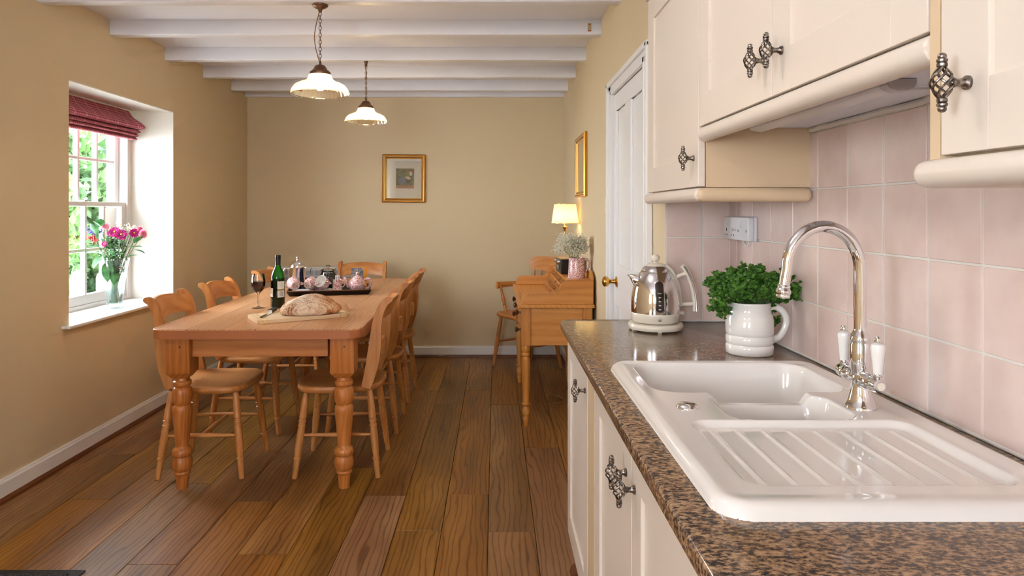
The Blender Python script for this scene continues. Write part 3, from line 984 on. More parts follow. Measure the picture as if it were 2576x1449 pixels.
# kettle
def kettle():
    kx, ky, kz = .5385, 2.32, .91
    t = thing('kettle', 'polished chrome kettle with cream lid, base and handle', 'kettle', (kx, ky, kz), R(0))
    m = MB()
    lathe(m, [(.088, .004), (.091, .010), (.0915, .017), (.088, .023), (.070, .025), (.0, .025)], None, 48)
    for a in (0, 72, 144, 216, 288):
        box(m, -.006, .006, -.006, .006, 0, .006, T=M.Rotation(R(a - 90), 4, 'Z') @ M.Translation((.078, 0, 0)), b=.001)
    m.build('base_plate', m_creampl, t)
    m = MB(); lathe(m, [(.066, .0255), (.074, .027), (.0785, .032), (.0805, .050), (.0805, .058), (.0795, .060)], None, 48)
    cr = m.build('lower_band', m_creampl, t)
    k = MB(); lathe(k, [(.006, 0), (.006, .0015), (0, .002)], M.Translation((.0, -.0795, .043)) @ M.Rotation(pi / 2, 4, 'X'), 16)
    box(k, -.0012, .0012, -.0825, -.081, .038, .048)
    tag(k.build('badge', m_steel, t), 'small round metal badge')
    m = MB()
    lathe(m, [(.0802, .059), (.0808, .075), (.0804, .095), (.0785, .115), (.0745, .137), (.0685, .158), (.0605, .176), (.0535, .188), (.0495, .193), (.0485, .1938)], None, 64)
    m.build('body', m_chrome, t)
    m = MB(); lathe(m, [(.0480, .1935), (.0462, .1985), (.042, .206), (.036, .2115), (.029, .2145), (.0, .215)], None, 48)
    m.build('lid', m_chrome, t)
    m = MB(); lathe(m, [(.033, .2125), (.029, .2175), (.022, .221), (.012, .2230), (.007, .2245), (.006, .2265)], None, 36)
    lathe(m, [(.0, .2255), (.005, .2262), (.010, .229), (.0135, .234), (.0145, .239), (.0135, .244), (.010, .249), (.005, .2517), (0, .2522)], None, 24)
    m.build('lid_knob', m_creampl, t)
    # spout on the -x side
    s = MB()
    rr = []
    for (x, z, hw, hh) in ((-.048, .150, .027, .036), (-.066, .160, .022, .030), (-.080, .170, .015, .020), (-.0915, .179, .006, .007)):
        rr.append([(x - .0 + (.006 if sin(a) < 0 else 0), hw * cos(a), z + (hh * sin(a) if sin(a) < 0 else min(hh * sin(a), .184 - z))) for a in [2 * pi * k / 20 for k in range(20)]])
    rings(s, rr)
    s.build('spout', m_chrome, t)
    # handle on the +x side, with a chrome inlay
    hx = [(.090, 0, .214), (.097, 0, .205), (.108, 0, .184), (.118, 0, .158), (.1255, 0, .130), (.1305, 0, .096), (.1315, 0, .062)]
    h = MB()
    tube(h, spl(hx, 5), [.0085] * 7, 14, flat=1.1, up=(1, 0, 0))
    tube(h, spl([(.066, 0, .172), (.082, 0, .181), (.106, 0, .188)], 5), .0068, 12)
    tube(h, [(.078, 0, .083), (.10, 0, .084), (.130, 0, .086)], .0068, 12)
    # spine that joins the arms to the body
    tube(h, spl([(.030, 0, .214), (.052, 0, .197), (.066, 0, .170), (.076, 0, .140), (.0815, 0, .105), (.0815, 0, .078)], 5), .0075, 12, flat=1.6, up=(1, 0, 0))
    box(h, .072, .095, -.010, .010, .050, .062, b=.003)
    hd = h.build('handle', m_creampl, t)
    k = MB(); tube(k, spl([(p[0] + .0045, -.0055, p[2]) for p in hx], 5), .0062, 10, up=(1, 0, 0))
    tag(k.build('chrome_inlay', m_chrome, hd), 'chrome strip along the handle')
    # water gauge facing the camera
    def yb(z):
        P = [(.059, .0802), (.075, .0808), (.095, .0804), (.115, .0785), (.137, .0745), (.158, .0685), (.176, .0605)]
        for (a, ra), (b, rb) in zip(P, P[1:]):
            if z <= b: return -(ra + (rb - ra) * (z - a) / (b - a))
        return -P[-1][1]
    def strip(mm, hw, z0, z1, off, dip=.75):
        dx = 0
        n = 26; rr = []; vs = []; fs = []
        cols = 8
        for i in range(n + 1):
            z = z0 + (z1 - z0) * i / n
            e = min(z - z0, z1 - z)
            wv = hw if e > hw else sqrt(max(0, hw * hw - (hw - e) ** 2)) + .0003
            for j in range(cols + 1):
                x = dx + wv * (2 * j / cols - 1)
                R0 = -yb(z) + off * (1 - dip * (abs(2 * j / cols - 1)) ** 4)
                vs.append((x, -sqrt(max(1e-6, R0 * R0 - x * x)), z))
        for i in range(n):
            for j in range(cols):
                a = i * (cols + 1) + j
                fs.append((a, a + 1, a + cols + 2, a + cols + 1))
        mm.add(vs, fs)
    g = MB(); strip(g, .0172, .062, .172, .0018)
    gg = g.build('gauge_rim', m_chrome, t)
    g = MB(); strip(g, .0135, .067, .167, .0030, .1)
    g.build('water_gauge', plain('gauge_window', (46, 36, 30), .08), t)
    g = MB()
    for i, z in enumerate((.077, .090, .103, .116, .129)):
        R0 = -yb(z) + .0037
        if i < 4: box(g, -.004, .003, -R0 - .0002, -R0 + .0006, z - .0015, z + .0015)
        box(g, .0048, .0066, -R0 + .0002, -R0 + .0008, z - .0004, z + .0004)
    g.build('gauge_scale', m_whitepl, t, smooth=False)
    cu = bpy.data.curves.new('gauge_lettering', 'FONT')
    cu.body = 'MAX'; cu.size = .0055; cu.align_x = 'CENTER'; cu.extrude = .0002
    cu.materials.append(m_whitepl)
    tmp = bpy.data.objects.new('tmp', cu); C.objects.link(tmp); bpy.context.view_layer.update()
    me = bpy.data.meshes.new_from_object(tmp.evaluated_get(bpy.context.evaluated_depsgraph_get())); bpy.data.objects.remove(tmp)
    o = bpy.data.objects.new('gauge_lettering', me); C.objects.link(o); o.parent = t
    o.location = (-.001, yb(.129) - .0044, .1272); o.rotation_euler = (R(80), 0, 0)
    t.rotation_euler = (0, 0, R(-3))
kettle()

# white jug with parsley
def jug():
    jx, jy, jz = .711, 1.93, .91
    t = thing('jug', 'ribbed white ceramic jug holding parsley behind the sink', 'jug', (jx, jy, jz), 0)
    m = MB()
    out = [(.0, 0), (.061, 0), (.064, .003), (.0645, .020), (.0635, .025), (.0615, .028), (.0635, .031), (.0645, .036), (.0645, .046), (.0635, .050), (.0615, .053), (.0635, .056), (.0645, .062), (.0645, .098), (.0625, .102), (.0628, .105), (.0605, .110), (.0572, .116), (.0565, .125), (.0565, .138), (.0575, .142), (.0560, .1435), (.0535, .140), (.0525, .12), (.058, .10), (.058, .01), (0, .008)]
    n = 64; vs = []; fs = []
    for r, z in out:
        for k in range(n):
            a = 2 * pi * k / n
            d = min(a, 2 * pi - a)
            w_ = max(0, 1 - d / .35) ** 2 * sm((z - .115) / .03)
            rr = max(r, 1e-5) * (1 + .30 * w_)
            vs.append((rr * cos(a), rr * sin(a), z + .004 * w_))
    for i in range(len(out) - 1):
        for k in range(n):
            fs.append((i * n + k, i * n + (k + 1) % n, (i + 1) * n + (k + 1) % n, (i + 1) * n + k))
    m.add(vs, fs)
    m.build('vessel', m_ceram, t, ang=60)
    h = MB()
    tube(h, spl([(-.054, 0, .128), (-.072, 0, .130), (-.092, 0, .118), (-.1035, 0, .095), (-.098, 0, .068), (-.082, 0, .045), (-.060, 0, .036)], 6), [.009, .008, .0075, .0075, .0075, .008, .009], 14, flat=1.25, up=(0, 1, 0))
    h.build('handle', m_ceram, t)
    t.rotation_euler = (0, 0, R(180))
    # parsley
    p = thing('parsley_bunch', 'bunch of curly green parsley standing in the white jug', 'herb', (jx, jy, jz + .09))
    st = MB(); lf = MB()
    rnd = random.Random(3)
    tips = []
    for i in range(150):
        a = rnd.uniform(0, 2 * pi); u = sqrt(rnd.random())
        th = u * 1.25
        L = rnd.uniform(.070, .096) * (1 + .12 * u)
        q = V((sin(th) * cos(a) * L * 1.12, sin(th) * sin(a) * L * .85, .055 + cos(th) * L * .92))
        tips.append(q)
    for q0, r_, n_ in (((-.080, -.02, .058), .018, 12), ((.066, .035, .046), .010, 6), ((.074, .035, -.008), .007, 4), ((.075, 0, .098), .014, 10), ((.108, 0, .078), .013, 9), ((.090, 0, .085), .008, 5)):
        for j in range(n_):
            tips.append(V(q0) + V([rnd.gauss(0, r_) for _ in range(3)]))
    for i, q in enumerate(tips):
        if i % 2 == 0:
            base = V((rnd.uniform(-.015, .015), rnd.uniform(-.015, .015), -.07))
            lim = V((q.x * .42, q.y * .42, .058))
            tube(st, spl([base, lim, q], 4), .0011, 5)
        for j in range(8):
            c = q + V([rnd.gauss(0, .0085) for _ in range(3)])
            ico(lf, c, rnd.uniform(.0040, .0078), 2, sc=(1, 1, .85), ns=1.3, nf=3.6, seed=rnd.random() * 50)
    tube(st, spl([(.03, 0, .06), (.072, .03, .040), (.078, .035, .02), (.076, .035, -.01)], 4), .0012, 5)
    st.build('stems', m_stem, p)
    f = lf.build('leaves', m_pars, p, ang=25)
jug()

# socket on the tiled wall
def socket():
    t = thing('wall_socket', 'white double switched socket on the pink tiled wall', 'socket', (XK - .001, 2.343, 1.247))
    m = MB(); box(m, -.010, .0, -.122, .122, -.040, .042, b=.003)
    box(m, -.030, -.010, -.120, .120, -.038, .040, b=.004)
    m.build('faceplate', m_whitepl, t)
    for y in (.062, .045, -.066):
        s = MB(); prism(s, [(-.030, .028), (-.036, .006), (-.030, .004)], y - .006, y + .006, 'xz', b=.0008)
        s.build('switch', m_whitepl, t)
    for y, z, hw, hh in ((.085, -.004, .003, .005), (.02, -.004, .002, .005), (.10, -.022, .002, .003), (.078, -.022, .002, .003), (.035, -.022, .002, .003), (.012, -.022, .002, .003), (-.002, -.004, .002, .004), (-.03, -.006, .002, .004), (-.104, -.006, .002, .004)):
        m = MB(); box(m, -.0305, -.0295, y - hw, y + hw, z - hh, z + hh)
        m.build('pin_hole', m_dark, t, smooth=False)
    m = MB(); tube(m, spl([(-.004, -.012, -.04), (-.006, -.03, -.052), (-.006, -.055, -.055), (-.004, -.06, -.040)], 5), .002, 6)
    m.build('cable_loop', m_whitepl, t)
socket()
# ================================================================== DINING TABLE
TZ = .7625
m_edge = paint('table_end_grain', (182, 108, 60), .4, 90, .2, .12)
def table():
    t = thing('dining_table', 'long pine farmhouse dining table with turned legs and rounded corners', 'table', (-1.125, 4.38, 0), R(.8))
    hw, hl = .485, 1.205
    m = MB()
    pts = rrect(-hw, hw, -hl, hl, .055, 6)
    prism(m, pts, TZ - .046, TZ, 'xy', b=.006, seg=3)
    for i, fc in enumerate(m.f):
        zs = [m.v[k][2] for k in fc]
        if max(zs) - min(zs) > .02 or max(zs) < TZ - .03: m.mi[i] = 1
    m.build('tabletop', [m_top, m_edge], t)
    for s, a in ((1, 'front'), (-1, 'back')):
        m = MB(); y = -s * (hl - .085)
        box(m, -.32, .32, y - .014, y + .014, .622, TZ - .047, b=.002)
        m.build('apron', m_tx, t)
    for s in (-1, 1):
        m = MB(); x = s * (hw - .09)
        box(m, x - .014, x + .014, -hl + .13, hl - .13, .622, TZ - .047, b=.002)
        m.build('apron', m_ty, t)
    prof = [(0.012, 0), (.0255, .0), (.027, .03), (.0305, .066), (.0365, .072), (.0365, .078), (.034, .083), (.0405, .092), (.0445, .106), (.0455, .122), (.0435, .138), (.038, .148), (.0375, .152),
            (.043, .157), (.0455, .166), (.0455, .176), (.041, .186), (.034, .192), (.0305, .197), (.0305, .206), (.032, .235), (.036, .28), (.0405, .325), (.0435, .355), (.0445, .372), (.042, .386), (.0355, .394), (.0365, .398),
            (.0425, .408), (.0455, .424), (.0465, .442), (.0445, .462), (.040, .474), (.0335, .479), (.034, .484), (.041, .488), (.0425, .497), (.041, .506), (.034, .511), (.032, .52), (.030, .535)]
    for sx in (-1, 1):
        for sy in (-1, 1):
            m = MB()
            T = M.Translation((sx * (hw - .104) + .012, sy * (hl - .088), 0))
            lathe(m, prof, T, 32)
            bm = bmesh.new()
            h = .055
            q = []
            for (z, k) in ((.524, .62), (.548, .96), (.552, 1), (TZ - .047, 1)):
                q.append([bm.verts.new((sx_ * h * k, sy_ * h * k, z)) for sx_, sy_ in ((-1, -1), (1, -1), (1, 1), (-1, 1))])
            for a, b in zip(q, q[1:]):
                for i in range(4): bm.faces.new([a[i], a[(i + 1) % 4], b[(i + 1) % 4], b[i]])
            bm.faces.new(q[0][::-1]); bm.faces.new(q[-1])
            bmesh.ops.bevel(bm, geom=[e for e in bm.edges if abs(e.verts[0].co.z - e.verts[1].co.z) > .05], offset=.003, segments=2, affect='EDGES')
            bm_add(m, bm, T)
            lg = m.build('leg', m_tz, t)
            p = MB()
            for dx in (.012,):
                lathe(p, [(.005, 0), (.005, .0006), (0, .0008)], T @ M.Translation((dx, -h, .675)) @ M.Rotation(pi / 2, 4, 'X'), 12)
            p.build('peg', m_knobwood, lg)
    return t
table()

# ================================================================== CHAIRS
def seat_mesh(hx=.215, hy=.215, z=.45):
    m = MB(); n = 48
    def outline(k, zz):
        out = []
        for i in range(n):
            a = 2 * pi * i / n; e = 2 / 3.4
            x = hx * math.copysign(abs(cos(a)) ** e, cos(a)); y = hy * math.copysign(abs(sin(a)) ** e, sin(a))
            y *= 1 + .10 * x / hx - .06 * (x < -hx * .5) * ((-x / hx - .5) * 2)
            out.append((x * k, y * k, zz))
        return out
    rings(m, [outline(k, z + dz) for k, dz in ((.05, -.034), (.9, -.034), (.965, -.032), (.99, -.026), (1, -.017), (.995, -.008), (.975, -.002), (.94, 0), (.85, -.003), (.7, -.0065), (.45, -.0075), (.05, -.007))])
    return m
LEGP = [(0, .0125), (.06, .0130), (.16, .0148), (.205, .0150), (.21, .0176), (.235, .0176), (.24, .0142), (.30, .0170), (.42, .0190), (.52, .0185), (.575, .0165), (.58, .0190), (.60, .0190), (.605, .0162), (.625, .0162), (.63, .0190), (.65, .0190), (.655, .0162), (.675, .0162), (.68, .0185), (.70, .0182), (.82, .0172), (.93, .0148), (1, .0125)]
def leg_pts(sx, sy, top=.15, bx=.203, by=.2, zt=.425):
    return V((sx * bx, sy * by, 0)), V((sx * (top + .005), sy * top, zt))
def at_z(p, q, z): return p + (q - p) * ((z - p.z) / (q.z - p.z))
def add_underframe(t, mz, mx, my, **kw):
    L = {}
    for sx in (-1, 1):
        for sy in (-1, 1):
            p, q = leg_pts(sx, sy, **kw); L[sx, sy] = (p, q)
            m = MB(); turned(m, p, q, LEGP, 16)
            m.build('leg', mz, t)
    sp = [(0, .0065), (.03, .0068), (.25, .0095), (.5, .0122), (.75, .0095), (.97, .0068), (1, .0065)]
    mids = []
    for sy in (-1, 1):
        a = at_z(*L[-1, sy], .205); b = at_z(*L[1, sy], .205)
        m = MB(); turned(m, a, b, sp, 12); m.build('stretcher', mx, t)
        mids.append((a + b) / 2)
    m = MB(); turned(m, mids[0], mids[1], sp, 12); m.build('stretcher', my, t)
POST = [(-.142, .438, .044), (-.155, .48, .052), (-.170, .54, .060), (-.181, .60, .062), (-.188, .66, .058), (-.193, .72, .050), (-.200, .77, .044), (-.212, .815, .040), (-.228, .848, .038), (-.246, .868, .034), (-.262, .872, .028)]
def post_outline():
    pts = spl([(a, b, 0) for a, b, _ in POST], 4); ws = []
    m_ = len(POST) - 1; N = len(pts)
    for i in range(N):
        u = i / (N - 1) * m_; k = min(int(u), m_ - 1)
        ws.append(POST[k][2] * (1 - (u - k)) + POST[k + 1][2] * (u - k))
    l, r = [], []
    for i in range(N):
        d = (pts[min(i + 1, N - 1)] - pts[max(i - 1, 0)]).normalized()
        nn = V((-d.y, d.x, 0))
        l.append(pts[i] + nn * ws[i] / 2); r.append(pts[i] - nn * ws[i] / 2)
    e = pts[-1]; d = (pts[-1] - pts[-2]).normalized(); nn = V((-d.y, d.x, 0)); capp = []
    for k in range(1, 6):
        a = pi * k / 6
        capp.append(e + nn * (cos(a) * ws[-1] / 2) + d * (sin(a) * ws[-1] / 2))
    return [(p.x, p.y) for p in l + capp + r[::-1]]
PO = post_outline()
def make_chair():
    t = thing('dining_chair', 'x', 'chair', (0, 0, 0), 0, None)
    seat_mesh().build('seat', m_cx, t)
    add_underframe(t, m_cz, m_cx, m_cy)
    for s in (-1, 1):
        m = MB(); y = s * .188
        prism(m, PO, y - .0135, y + .0135, 'xz', b=.0055, seg=2)
        m.build('back_post', m_cz, t)
    # curved crest rail
    m = MB(); rr = []
    n = 20
    for i in range(n + 1):
        y = -.182 + .364 * i / n; u = 1 - (y / .182) ** 2
        zt = .858 + .018 * u; zb = .762 + .016 * u; bx = -.036 * u
        sec = []
        for (z, th) in ((zb, -1), (zt, -1), (zt, 1), (zb, 1)):
            pass
        def xc(z): return -.194 - .040 * ((z - .75) / .11) ** 1.4 if z > .75 else -.194
        h = 6; left = []; right = []
        for j in range(h + 1):
            z = zb + (zt - zb) * j / h
            th = .0105 if 0 < j < h else .0065
            left.append((xc(z) + bx - th, y, z)); right.append((xc(z) + bx + th, y, z))
        rr.append(left + right[::-1])
    rings(m, rr); m.build('crest_rail', m_cy, t)
    # lower rail with a shaped centre block between two turned ends
    m = MB()
    zc_ = .615; x_ = -.184
    turned(m, (x_, -.178, zc_), (x_, .178, zc_), [(0, .008), (.03, .009), (.05, .013), (.07, .013), (.09, .009), (.13, .0085), (.15, .0125), (.17, .0125), (.19, .009), (.25, .010), (.75, .010), (.81, .009), (.83, .0125), (.85, .0125), (.87, .0085), (.91, .009), (.93, .013), (.95, .013), (.97, .009), (1, .008)], 14)
    rr = []
    for i in range(13):
        y = -.088 + .176 * i / 12; u = 1 - (y / .088) ** 2; hh = .026 + .018 * u
        rr.append([(x_ - .016 * u + a * .011, y, zc_ + b) for a, b in ((-1, -hh), (-1.15, 0), (-1, hh), (1, hh), (1.15, 0), (1, -hh))])
    rings(m, rr); m.build('lower_rail', m_cy, t)
    return t
CH = [
    (-1.447, 3.565, 1.5, 'farmhouse chair nearest the camera on the window side of the table'),
    (-1.465, 4.235, -1, 'middle farmhouse chair on the window side, just beyond the window sill end'),
    (-1.46, 5.09, 2, 'farmhouse chair on the window side farthest away, behind the wine bottle'),
    (-.785, 3.575, 182, 'farmhouse chair nearest the camera on the room side, seat beside the near table leg'),
    (-.785, 4.245, 180.5, 'middle farmhouse chair of the three in the row facing the window'),
    (-.790, 4.90, 179, 'farmhouse chair on the room side closest to the back wall'),
    (-1.115, 5.56, -90, 'farmhouse chair at the far head of the table, backing onto the wall'),
]
proto = make_chair()
for i, (x, y, a, lab) in enumerate(CH):
    c = proto if i == 0 else copy_tree(proto)
    c.location = (x, y, 0); c.rotation_euler = (0, 0, R(a))
    tag(c, lab, 'chair', 'farmhouse chairs around the dining table')

def arm_chair():
    t = thing('desk_chair', 'pine armchair with spindle back standing behind the writing desk', 'chair', (.265, 5.80, 0), R(215))
    seat_mesh(.21, .225).build('seat', m_cx, t)
    add_underframe(t, m_cz, m_cx, m_cy)
    # bow arm
    pts = [(.13, -.255, .668), (.06, -.268, .670), (-.05, -.262, .672), (-.15, -.215, .675), (-.205, -.11, .678), (-.22, 0, .679), (-.205, .11, .678), (-.15, .215, .675), (-.05, .262, .672), (.06, .268, .670), (.13, .255, .668)]
    m = MB(); tube(m, spl(pts, 5), [.030, .026, .022, .022, .024, .026, .024, .022, .022, .026, .030], 12, flat=.45, up=None)
    m.build('arm_bow', m_cx, t)
    sp = [(0, .008), (.12, .010), (.2, .015), (.26, .010), (.3, .0155), (.34, .010), (.5, .0165), (.66, .012), (.8, .009), (.86, .013), (.9, .009), (1, .008)]
    for s in (-1, 1):
        m = MB(); turned(m, (.08, s * .185, .44), (.09, s * .255, .662), sp, 14); m.build('arm_support', m_cz, t)
        m = MB(); turned(m, (-.07, s * .195, .44), (-.10, s * .238, .665), sp, 14); m.build('arm_support', m_cz, t)
    for i in range(5):
        y = -.14 + .07 * i
        m = MB()
        if i in (0, 4): turned(m, (-.165, y, .44), (-.205, y * 1.12, .805), sp, 14)
        else: turned(m, (-.175, y, .44), (-.222, y * 1.1, .805), [(0, .007), (.3, .0105), (.6, .012), (1, .008)], 12)
        m.build('spindle', m_cz, t)
    m = MB(); rr = []
    for i in range(21):
        y = -.205 + .41 * i / 20; u = 1 - (y / .205) ** 2
        e = max(0, abs(y) - .155) / .05
        zt = .905 + .010 * u - .028 * e ** 2; zb = .792 + .018 * sm(min(1, e * 1.2))
        x = -.195 - .035 * u
        rr.append([(x + .011 - .012 * (z - zb) / .1 * 1 * 1, y, z) for z in (zb, (zb + zt) / 2, zt)] + [(x - .011 - .012 * (z - zb) / .1, y, z) for z in (zt, (zb + zt) / 2, zb)])
    rings(m, rr); m.build('crest_rail', m_cy, t)
arm_chair()

# ================================================================== ON THE TABLE
def tab(x, y, Y, z=TZ):  # place from a sight line (x) at distance Y
    return ((x - 1246) * Y / F, Y, z)
def wine_glass():
    t = thing('wine_glass', 'stemmed glass of red wine beside the bottle', 'glass', tab(650, 0, 3.87))
    m = MB()
    lathe(m, [(.0, .0), (.034, .0), (.0345, .0015), (.022, .004), (.008, .009), (.0045, .018), (.004, .045), (.0042, .072), (.007, .082), (.018, .092), (.030, .106), (.0375, .124), (.0395, .142), (.038, .162), (.034, .190), (.0335, .1905), (.0372, .162)], None, 40, cap=False)
    m.build('glass', m_clear, t)
    w = MB(); lathe(w, [(0, .0905), (.016, .0935), (.029, .107), (.0365, .124), (.0385, .140), (.0380, .1505), (0, .1505)], None, 40)
    w.build('wine', plain('red_wine', (58, 4, 14), .05), t)
wine_glass()
def bottle():
    t = thing('wine_bottle', 'green glass bottle of red wine with black cap and white labels', 'bottle', tab(699, 0, 3.90))
    out = [(0, 0), (.034, 0), (.0375, .003), (.0385, .010), (.0385, .165), (.0365, .185), (.030, .205), (.021, .222), (.0155, .236), (.0142, .250), (.0142, .262)]
    g = NT('green_bottle_glass')
    fr = g.n('Fresnel', IOR=1.45)
    g = g.surf(g.n('MixShader', i0=fr.outputs[0], i1=g.n('MixShader', i0=.09, i1=g.n('BsdfTransparent', Color=(.12, .66, .10, 1)), i2=g.n('BsdfTranslucent', Color=(.06, .5, .05, 1))), i2=g.n('BsdfGlossy', Color=(1, 1, 1, 1), Roughness=.03)))
    m = MB(); lathe(m, out, None, 40, cap=False); m.build('bottle_glass', g, t)
    m = MB(); lathe(m, [(0, .002), (.0375, .004), (.0379, .012), (.0379, .160), (.0378, .1655), (0, .1655)], None, 40)
    m.build('wine', plain('dark_wine', (14, 4, 8), .08), t)
    m = MB(); lathe(m, [(.0150, .240), (.0152, .268), (.0160, .269), (.0160, .272), (.0152, .273), (.0160, .276), (.0160, .279), (.0154, .280), (.0160, .283), (.0160, .294), (.0150, .2955), (0, .2955)], None, 28)
    m.build('screw_cap', plain('black_foil', (24, 26, 32), .3, .3), t)
    def patch(a0, a1, z0, z1, r, nm, mt, par):
        m = MB(); vs = []; n = 10
        for i in range(n + 1):
            a = R(a0 + (a1 - a0) * i / n)
            vs += [(r * cos(a), r * sin(a), z0), (r * cos(a), r * sin(a), z1)]
        m.add(vs, [(2 * i, 2 * i + 2, 2 * i + 3, 2 * i + 1) for i in range(n)])
        return m.build(nm, mt, par)
    lb = plain('label_paper', (226, 226, 224), .7)
    patch(178, 246, .062, .112, .0389, 'front_label', lb, t)
    bk = patch(284, 350, .060, .150, .0389, 'back_label', lb, t)
    patch(284, 350, .098, .106, .0392, 'gold_band', plain('label_gold', (150, 116, 62), .5), bk)
    b = MB()
    for i in range(9):
        z = .068 + i * .003; r = .0393
        vs = []
        for a in (300, 312, 324, 334): vs += [(r * cos(R(a)), r * sin(R(a)), z), (r * cos(R(a)), r * sin(R(a)), z + .0014)]
        b.add(vs, [(2 * k, 2 * k + 2, 2 * k + 3, 2 * k + 1) for k in range(3)])
    for i in range(5):
        z = .118 + i * .005; r = .0393; vs = []
        for a in (294, 306, 318, 330): vs += [(r * cos(R(a)), r * sin(R(a)), z), (r * cos(R(a)), r * sin(R(a)), z + .0008)]
        b.add(vs, [(2 * k, 2 * k + 2, 2 * k + 3, 2 * k + 1) for k in range(3)])
    b.build('label_print', plain('label_ink', (96, 92, 98), .7), bk, smooth=False)
bottle()
BA = R(32)
BC = V((-1.008, 3.535, TZ))
def board():
    t = thing('chopping_board', 'pale beech chopping board under the bread and knife', 'board', BC, BA); t.scale = (1.04, 1, 1)
    mid = wood('board_beech', (206, 172, 132), (224, 194, 156), (234, 208, 174), ax='x', k=1.4, rough=.5)
    end = wood('board_end_grain', (214, 176, 124), (230, 200, 152), (240, 214, 172), ax='y', k=1.4, rough=.5)
    m = MB(); box(m, -.172, .172, -.121, .121, .0002, .019, b=.002)
    m.build('middle_panel', mid, t)
    for s in (-1, 1):
        pts = [(s * .1722, -.121), (s * .19, -.121)] + [(s * (.19 + .032 * cos(R(a))), -.089 + .032 * sin(R(a))) for a in (-75, -55, -35, -15)] + [(s * .222, 0)] + [(s * (.19 + .032 * cos(R(a))), .089 + .032 * sin(R(a))) for a in (15, 35, 55, 75)] + [(s * .19, .121), (s * .1722, .121)]
        m = MB(); prism(m, pts, .0002, .019, 'xy', b=.002); m.build('end_panel', end, t)
board()
def bread():
    ta = R(20)
    t = thing('bread_loaf', 'floury crusty oval bread loaf on the chopping board', 'bread', (-.941, 3.525, TZ + .0195), ta)
    bm = bmesh.new(); bmesh.ops.create_icosphere(bm, subdivisions=6, radius=1)
    for v in bm.verts:
        p = v.co.copy()
        x = p.x; r = 1 + .035 * NZ.noise(p * 2.2) + .012 * NZ.noise(p * 7)
        # slashes and rows from the proving basket
        r += .006 * sin(p.y * 40 + 3 * NZ.noise(p * 3)) * (1 if p.z > -.2 else 0)
        sl = math.exp(-((p.y + .1 - .35 * p.x) / .10) ** 2) * (p.z > 0) * (abs(p.x) < .75)
        r += .022 * sl
        z = p.z * r
        zz = z * .073 if z > 0 else max(z * .04, -.018)
        prof = 1 - .12 * (p.x + .3) ** 2
        v.co = V((p.x * r * .152, p.y * r * .078 * (1 - .10 * p.x * p.x), (zz * prof + .019)))
        v.co.z += .012 * math.exp(-((p.x - .15) / .5) ** 2) * (p.z > .2) * p.z
    m = MB(); bm_add(m, bm)
    q = NT('bread_crust')
    co = q.coord()
    n1 = q.n('TexNoise', Vector=co, Scale=14.0, Detail=5.0, Distortion=.8).outputs[0]
    n2 = q.n('TexNoise', Vector=co, Scale=120.0, Detail=5.0, Roughness=.7).outputs[0]
    sx = q.n('SeparateXYZ', Vector=co)
    wv = q.n('TexWave', _bands_direction='Y', Vector=co, Scale=34.0, Distortion=3.0, Detail=3.0).outputs['Fac']
    crust = q.ramp(n1, [(.3, lin((142, 78, 34))), (.5, lin((186, 118, 58))), (.7, lin((212, 154, 92)))])
    fl = q.math('ADD', q.math('MULTIPLY', n1, .45), q.math('MULTIPLY', n2, .75))
    fl = q.math('ADD', fl, q.math('MULTIPLY', wv, .12))
    fl = q.math('SUBTRACT', fl, q.math('MULTIPLY', q.math('ABSOLUTE', q.math('ADD', sx.outputs[0], .045)), 1.6))
    k = q.ramp(fl, [(.44, (0, 0, 0, 1)), (.50, (.45, .45, .45, 1)), (.66, (1, 1, 1, 1))])
    c = q.mix(q.math('MULTIPLY', k, .85), crust, lin((240, 226, 204)))
    m.build('bread_crust', q.pbr(Base__Color=c, Roughness=.75, Normal=q.bump(q.math('ADD', n2, q.math('MULTIPLY', wv, .4)), .6, .002)), t)
bread()
def knife():
    t = thing('bread_knife', 'black-handled bread knife lying across the left end of the board', 'knife', (-1.158, 3.50, TZ + .0202), R(92))
    m = MB()
    prism(m, [(-.125, -.004), (-.115, -.012), (.04, -.013), (.04, .010), (-.07, .010), (-.105, .006)], 0, .0016, 'xy')
    m.build('blade', m_steel, t, smooth=False)
    m = MB()
    prism(m, [(.035, -.014), (.06, -.013), (.10, -.011), (.135, -.013), (.150, -.010), (.153, 0), (.148, .010), (.10, .011), (.06, .012), (.035, .012)], -.0002, .0165, 'xy', b=.005)
    h = m.build('handle', plain('knife_handle_black', (16, 16, 18), .55), t)
    m = MB(); box(m, .033, .043, -.0145, .0125, -.0001, .0168, b=.002)
    m.build('bolster', m_steel, t)
knife()

# tray and tea things
TA = R(13)
TP = V((-1.112, 4.63, TZ))
TM = M.Translation(TP) @ M.Rotation(TA, 4, 'Z')
def on_tray(x, y, z=.006): return TM @ V((x, y, z))
def tray():
    t = thing('serving_tray', 'rectangular black tray with tan rim carrying the tea things', 'tray', TP, TA)
    m = MB(); hx, hy = .268, .20
    def rg(k, z): return [(x * (1 + k / hx), y * (1 + k / hy), z) for x, y in rrect(-hx, hx, -hy, hy, .012, 3)]
    rings(m, [rg(-.022, 0), rg(-.018, .0), rg(0, .030), rg(.001, .033), rg(-.005, .033), rg(-.022, .005), rg(-.03, .005)])
    m.build('tray_body', m_black, t)
    m = MB(); a = rg(.002, .0325); b = rg(.002, .0345); c = rg(-.006, .0345); d = rg(-.006, .0325)
    rings(m, [a, b, c, d, a], cap=False)
    m.build('rim', plain('tan_rim', (150, 104, 66), .5), t)
tray()
